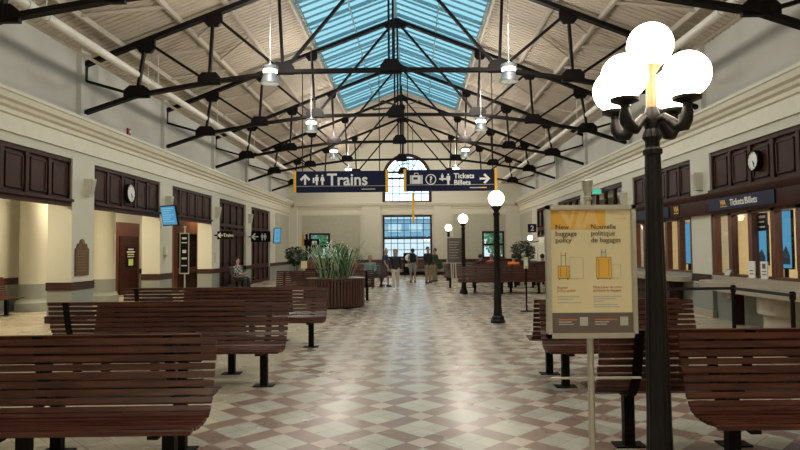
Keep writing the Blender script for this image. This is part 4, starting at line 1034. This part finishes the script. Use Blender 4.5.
t = thing('vending_display', 'orange red display counter beneath left far sash window', 'display', (-5.0, 33.2, 0)); part('cabinet', MB().box(-.7, .55, -.3, .3, 0, .62), M['panel'], t); part('orange_top', MB().prism([(-.30, .62), (.30, .62), (.30, 1.1), (.1, 1.1)], (-.7, 0, 0), (0, 1, 0), (0, 0, 1), (1.25, 0, 0)), M['c_maroon'], t)
# ceiling fan
t = thing('ceiling_fan', 'dark ceiling fan hanging under the far part of the skylight', 'ceiling fan', (CX+.05, 27.6, 8.1)); part('downrod', MB().cyl((0, 0, .1), (0, 0, 1.0), .025, n=10), M['black'], t); part('motor', MB().lathe([(.05, -.16), (.15, -.12), (.17, 0), (.12, .1), (.04, .14)], 20), M['black'], t)
for k in range(5):
    a = 2*PI*k/5+.3; d = Vector((math.cos(a), math.sin(a), 0)); q = Vector((-d.y, d.x, .18)); part('blade', MB().add([d*.18-q*.04, d*.18+q*.04, d*1.45+q*.10, d*1.45-q*.10] + [v+Vector((0, 0, .012)) for v in (d*.18-q*.04, d*.18+q*.04, d*1.45+q*.10, d*1.45-q*.10)], [(0, 1, 2, 3), (7, 6, 5, 4), (0, 4, 5, 1), (1, 5, 6, 2), (2, 6, 7, 3), (3, 7, 4, 0)]), M['black'], t)

# ================================================================== PEOPLE
def skin_obj(name, verts, edges, radii, m, parent, sub=1, root=0):
    me = bpy.data.meshes.new(name); me.from_pydata([tuple(v) for v in verts], edges, [])
    o = bpy.data.objects.new(name, me); COL.objects.link(o)
    o.modifiers.new('s', 'SKIN'); sv = me.skin_vertices[0].data
    for i, r in enumerate(radii): sv[i].radius = (r, r) if not isinstance(r, tuple) else r
    sv[root].use_root = True
    ss = o.modifiers.new('u', 'SUBSURF'); ss.levels = sub; ss.render_levels = sub
    dg = bpy.context.evaluated_depsgraph_get(); dg.update()
    m2 = bpy.data.meshes.new_from_object(o.evaluated_get(dg)); bpy.data.objects.remove(o); bpy.data.meshes.remove(me)
    m2.materials.clear(); m2.materials.append(m); m2.name = name
    for p_ in m2.polygons: p_.use_smooth = True
    r_ = bpy.data.objects.new(name, m2); COL.objects.link(r_); r_.parent = parent
    return r_
def person(lab, loc, rz, pose, top, legs, hair, H=1.68, shorts=False, longhair=False, shoes='c_black', sleeves=True, lean=0.0):
    """local frame: person looks along -y"""
    t = thing('person', lab, 'person', loc, rz); k = H/1.70
    if pose == 'sit':
        hz = .50; hip = Vector((0, .05, hz)); kn = [Vector((s*.13, -.38, .50)) for s in (-1, 1)]; an = [Vector((s*.13, -.40, .09)) for s in (-1, 1)]
    else:
        hz = .90; hip = Vector((0, 0, hz))
        st = {'walk': (.20, -.16), 'stand': (.02, -.01), 'step': (.12, -.08)}[pose]
        kn = [Vector((-.10, -st[0]*.9-.03, .50)), Vector((.10, -st[1]*.4-.03, .49))]; an = [Vector((-.10, -st[0], .09)), Vector((.10, -st[1]*1.2, .10))]
    up = lambda h, y=0: hip + Vector((0, -lean*h + y, h))
    chest, sh_, neck = up(.34), up(.46), up(.53)
    head0, head1 = up(.60, -.01), up(.70, -.015)
    el, wr = [], []
    for s in (-1, 1):
        if pose == 'sit': e = sh_+Vector((s*.22, -.06, -.28)); w_ = e+Vector((-s*.06, -.24, .0))
        elif pose == 'phone': e = w_ = None
        else: e = sh_+Vector((s*.23, .05 if s > 0 else -.03, -.28)); w_ = e+Vector((-s*.01, -.10 if s > 0 else -.14, -.22))
        el.append(e); wr.append(w_)
    V, E, R = [], [], []
    def add(v, r, pr=None):
        V.append(v*k if isinstance(v, Vector) else v); R.append(r*k if not isinstance(r, tuple) else (r[0]*k, r[1]*k)); i = len(V)-1
        if pr is not None: E.append((pr, i))
        return i
    i0 = add(hip, (.125, .10)); i1 = add(up(.18), (.115, .09), i0); i2 = add(chest, (.14, .10), i1); i3 = add(sh_, (.10, .075), i2); i4 = add(neck, .052, i3)
    i5 = add(head0, (.07, .085), i4); i6 = add(head1, (.075, .09), i5); add(up(.79, -.005), (.055, .06), i6)
    for n_, s in enumerate((-1, 1)):
        a = add(sh_+Vector((s*.17, 0, -.01)), .052, i3); c = add(el[n_], .040, a); d = add(wr[n_], .027, c); dirn = (wr[n_]-el[n_]).normalized()
        h = add(wr[n_]+dirn*.07, (.036, .02), d)
        for f in range(4): add(wr[n_]+dirn*(.15-.01*abs(f-1.5))+Vector(((f-1.5)*.018, 0, 0)), .009, h)
        add(wr[n_]+dirn*.09+Vector((-s*.045, -.02, 0)), .010, d)
        l = add(hip+Vector((s*.095, 0, -.06)), .085, i0); kk = add(kn[n_], .058, l); cc = add(kn[n_].lerp(an[n_], .35), .052, kk); aa = add(an[n_], .035, cc); add(an[n_]+Vector((0, -.14, -.05)), (.035, .025), aa)
    skin_obj('body', V, E, R, M['skin'], t)
    # clothing
    V, E, R = [], [], []
    a00 = add(up(-.10), (.175, .15)); a0 = add(up(.02), (.170, .145), a00); a1 = add(up(.18), (.160, .135), a0); a2 = add(chest, (.180, .14), a1); a3 = add(sh_+Vector((0, 0, .0)), (.140, .11), a2); add(neck+Vector((0, 0, -.01)), .066, a3)
    for n_, s in enumerate((-1, 1)):
        a = add(sh_+Vector((s*.17, 0, -.01)), .082, a3); e = el[n_] if sleeves else (sh_+Vector((s*.17, 0, 0))).lerp(el[n_], .75); c = add(e, .060, a)
        if sleeves: add(wr[n_]+(wr[n_]-el[n_])*.06, .046, c)
    skin_obj('top', V, E, R, M[top], t)
    V, E, R = [], [], []
    b0 = add(up(.10), (.140, .118)); b1 = add(hip, (.158, .135), b0)
    for n_, s in enumerate((-1, 1)):
        l = add(hip+Vector((s*.095, 0, -.07)), .112, b1); kk = add(kn[n_]+Vector((0, 0, -.04 if shorts else 0)), .082, l)
        if not shorts: add(an[n_]+Vector((0, 0, -.03)), .066, kk)
    skin_obj('trousers', V, E, R, M[legs], t)
    for n_ in (0, 1):
        a = an[n_]*k; part('shoe', MB().prism([(-.17, 0), (.07, 0), (.07, .07), (.03, .10), (-.04, .09), (-.14, .05), (-.18, .03)], (a.x-.042, a.y, a.z-.09*k), (0, 1, 0), (0, 0, 1), (.084, 0, 0)), M[shoes], t, bevel=.008)
    hc = up(.74, .015)*k
    b = MB().sphere((hc.x, hc.y, hc.z), .098*k, 18, 10, 1.02)
    if longhair: b.lathe([(.06*k, -.26*k), (.085*k, -.16*k), (.095*k, 0)], 14, (hc.x, hc.y+.025, hc.z))
    b.v = [(x, y + (.035*k if (y < hc.y-.03 and z < hc.z+.035*k) else 0), z) for x, y, z in b.v]
    part('hair', b, M[hair], t)
    fc = up(.69, -.10)*k; b = MB()
    for s in (-1, 1): part('eye', MB().sphere((s*.032, fc.y+.005, fc.z+.015), .010, 8, 6), M['hair'], t)
    b = MB(); b.prism([(-.012, -.025), (.012, -.025), (0, .02)], (0, fc.y+.012, fc.z-.02), (1, 0, 0), (0, 0, 1), (0, -.02, 0)); b.box(-.025, .025, fc.y+.005, fc.y+.012, fc.z-.062, fc.z-.054)
    for s in (-1, 1): b.sphere((s*.078, fc.y+.10, fc.z-.01), .018, 8, 6)
    part('face_details', b, M['skin'], t)
    return t
person('person in dark blue shirt and shorts walking, grey hair, leftmost of far walkers', (-1.22, 26.6, 0), math.radians(75), 'walk', 'c_navy', 'c_black', 'greyhair', 1.64, shorts=True, sleeves=False, lean=.12)
person('person with light brown hair, black top and cream trousers walking to camera', (-.68, 24.6, 0), math.radians(10), 'step', 'c_black', 'c_cream', 'blond', 1.60, longhair=True, shoes='white')
person('person seen from behind in grey shorts wearing black backpack', (.02, 29.6, 0), PI, 'stand', 'c_grey', 'c_grey', 'hair', 1.62, shorts=True, sleeves=False)
person('person in black jacket and khaki trousers standing beside another traveller', (.74, 28.8, 0), math.radians(30), 'stand', 'c_black', 'c_khaki', 'hair', 1.70)
person('person in dark olive coat standing farther right by the notice board', (1.12, 30.4, 0), math.radians(-60), 'stand', 'green', 'c_khaki', 'hair', 1.62)
def backpack(lab, loc, rz, m, w=.30, h=.46, tilt=0):
    t = thing('backpack', lab, 'backpack', loc, rz); part('bag_body', MB().box(-w/2, w/2, -.10, .10, 0, h), M[m], t, bevel=.05)
    part('front_pocket', MB().box(-w/2+.04, w/2-.04, -.15, -.09, .04, h*.5), M[m], t, bevel=.02); part('strap', MB().tube([(-.05, 0, h-.01), (-.03, 0, h+.05), (.03, 0, h+.05), (.05, 0, h-.01)], .01, 6), M['c_black'], t)
backpack('black backpack worn by the person seen from behind', (.02, 29.36, .96), 0, 'c_black')
backpack('dark olive shoulder bag at the side of the farthest standing person', (1.36, 30.2, .62), math.radians(70), 'green', .34, .38)
# seated
person('seated man in black and white plaid shirt by the left arcade', (-7.05, 24.75, 0), math.radians(75), 'sit', 'plaid', 'c_black', 'hair', 1.72)
person('seated person in coral red top on the far right benches', (3.80, 29.33, 0), PI, 'sit', 'c_red', 'c_black', 'blond', 1.76)
person('seated dark haired person in black, leftmost beyond the far right bench', (3.25, 29.33, 0), PI, 'sit', 'c_black', 'c_black', 'hair', 1.74)
person('seated person in bulky black coat beyond the far right bench', (4.85, 26.63, 0), PI, 'sit', 'c_black', 'c_black', 'greyhair', 1.8)
person('seated person in black near the right wall, rightmost traveller', (5.65, 26.63, 0), PI, 'sit', 'c_black', 'c_black', 'hair', 1.74)
person('seated person in dark red behind the palm planter', (-2.46, 26.12, 0), 0, 'sit', 'c_maroon', 'c_black', 'hair', 1.74)
person('seated person in grey teal top behind the planter, right of dark red one', (-1.80, 26.12, 0), 0, 'sit', 'c_teal', 'c_black', 'greyhair', 1.78)
person('seated person in bright orange top beyond the far right bench', (4.12, 24.88, 0), PI, 'sit', 'c_orange', 'c_black', 'hair', 1.78)
b1 = bench('far bench row under the person in orange', 3.78, 24.5, 2.2, 1, 'L', group=None)
bench('far right bench under the red and black clad travellers', 2.9, 28.95, 2.4, 1, 'L', group=None)
bench('far right bench near the wall under two travellers in black', 4.3, 26.25, 2.0, 1, 'L', group=None)
bench('far bench under the two travellers seated behind the palm', -3.0, 26.5, 1.9, -1, 'L', group=None)

# ================================================================== LIGHT
def light(kind, name, loc, energy, col, size=None, rot=None, **k):
    ld = bpy.data.lights.new(name, kind); ld.energy = energy; ld.color = col
    if kind == 'AREA': ld.shape = 'RECTANGLE'; ld.size, ld.size_y = size
    elif size: ld.shadow_soft_size = size
    o = bpy.data.objects.new(name, ld); COL.objects.link(o); o.location = loc
    if rot: o.rotation_euler = rot
    for a, v in k.items(): setattr(ld, a, v)
    return o
# recessed fluorescent panels in the aisle and office ceilings (real fittings with diffusers)
M['tube'] = glow('lit_ceiling_diffuser', (1, .86, .60), 2.2)
for y in (12.0, 16.8, 21.6, 26.5):
    t = thing('ceiling_panel_light', 'recessed warm ceiling panel light in the left aisle', 'ceiling light', (-9.2, y, 3.58), 0, 'panel lights in the left aisle'); part('diffuser', MB().box(-.3, .3, -.6, .6, -.02, 0), M['tube'], t); part('frame', MB().box(-.34, .34, -.64, .64, 0, .02), M['white'], t)
    light('AREA', 'aisle_panel_light', (-9.2, y, 3.54), 110, (1, .84, .58), (.6, 1.2))
for y in (5.0, 8.5, 12.0, 16.5):
    t = thing('ceiling_panel_light', 'recessed warm ceiling panel light in the ticket office', 'ceiling light', (8.9, y, 3.38), 0, 'panel lights in the ticket office'); part('diffuser', MB().box(-.3, .3, -.6, .6, -.02, 0), M['tube'], t); part('frame', MB().box(-.34, .34, -.64, .64, 0, .02), M['white'], t)
    light('AREA', 'office_panel_light', (8.9, y, 3.34), 90, (1, .82, .55), (.6, 1.2))
# sky portal over the skylight (guides sampling of the sky, adds no light)
for s in (-1, 1):
    p_ = light('AREA', 'skylight_portal', (CX+s*1.31, 13.3, zpur(1.31)+.25), 1, (1, 1, 1), (2.85, 31.6), (0, s*math.atan(RS), 0)); p_.data.cycles.is_portal = True
p_ = light('AREA', 'far_window_portal', (WC, Y1+.5, 4.4), 1, (1, 1, 1), (3.2, 7.0), (math.radians(-90), 0, 0)); p_.data.cycles.is_portal = True

wd = bpy.data.worlds.new('overcast_sky'); sc.world = wd; wd.use_nodes = True
nt = wd.node_tree; bg = nt.nodes['Background']
tc = nt.nodes.new('ShaderNodeTexCoord'); ns = nt.nodes.new('ShaderNodeTexNoise'); ns.inputs['Scale'].default_value = 2.0; ns.inputs['Detail'].default_value = 4
r = nt.nodes.new('ShaderNodeValToRGB'); r.color_ramp.elements[0].color = (.62, .84, .95, 1); r.color_ramp.elements[1].color = (.88, .97, 1, 1)
nt.links.new(tc.outputs['Generated'], ns.inputs[0]); nt.links.new(ns.outputs[0], r.inputs[0]); nt.links.new(r.outputs[0], bg.inputs[0]); bg.inputs[1].default_value = 2.3

# ================================================================== CAMERA
cd = bpy.data.cameras.new('camera'); cam = bpy.data.objects.new('camera', cd); COL.objects.link(cam)
cd.sensor_width = 36; cd.lens = 610*36/800; cd.clip_start = .05; cd.clip_end = 300
cd.shift_x = -12/800
cam.matrix_world = Matrix.Translation((0, 0, EYE)) @ Matrix.Rotation(math.radians(90+2.3), 4, 'X') @ Matrix.Rotation(math.radians(-.5), 4, 'Z')
sc.camera = cam
sc.view_settings.view_transform = 'Standard'; sc.view_settings.look = 'None'; sc.view_settings.gamma = 1; sc.view_settings.exposure = -.12
sc.view_settings.use_curve_mapping = False
sc.cycles.max_bounces = 8; sc.cycles.transparent_max_bounces = 12; sc.cycles.use_denoising = True
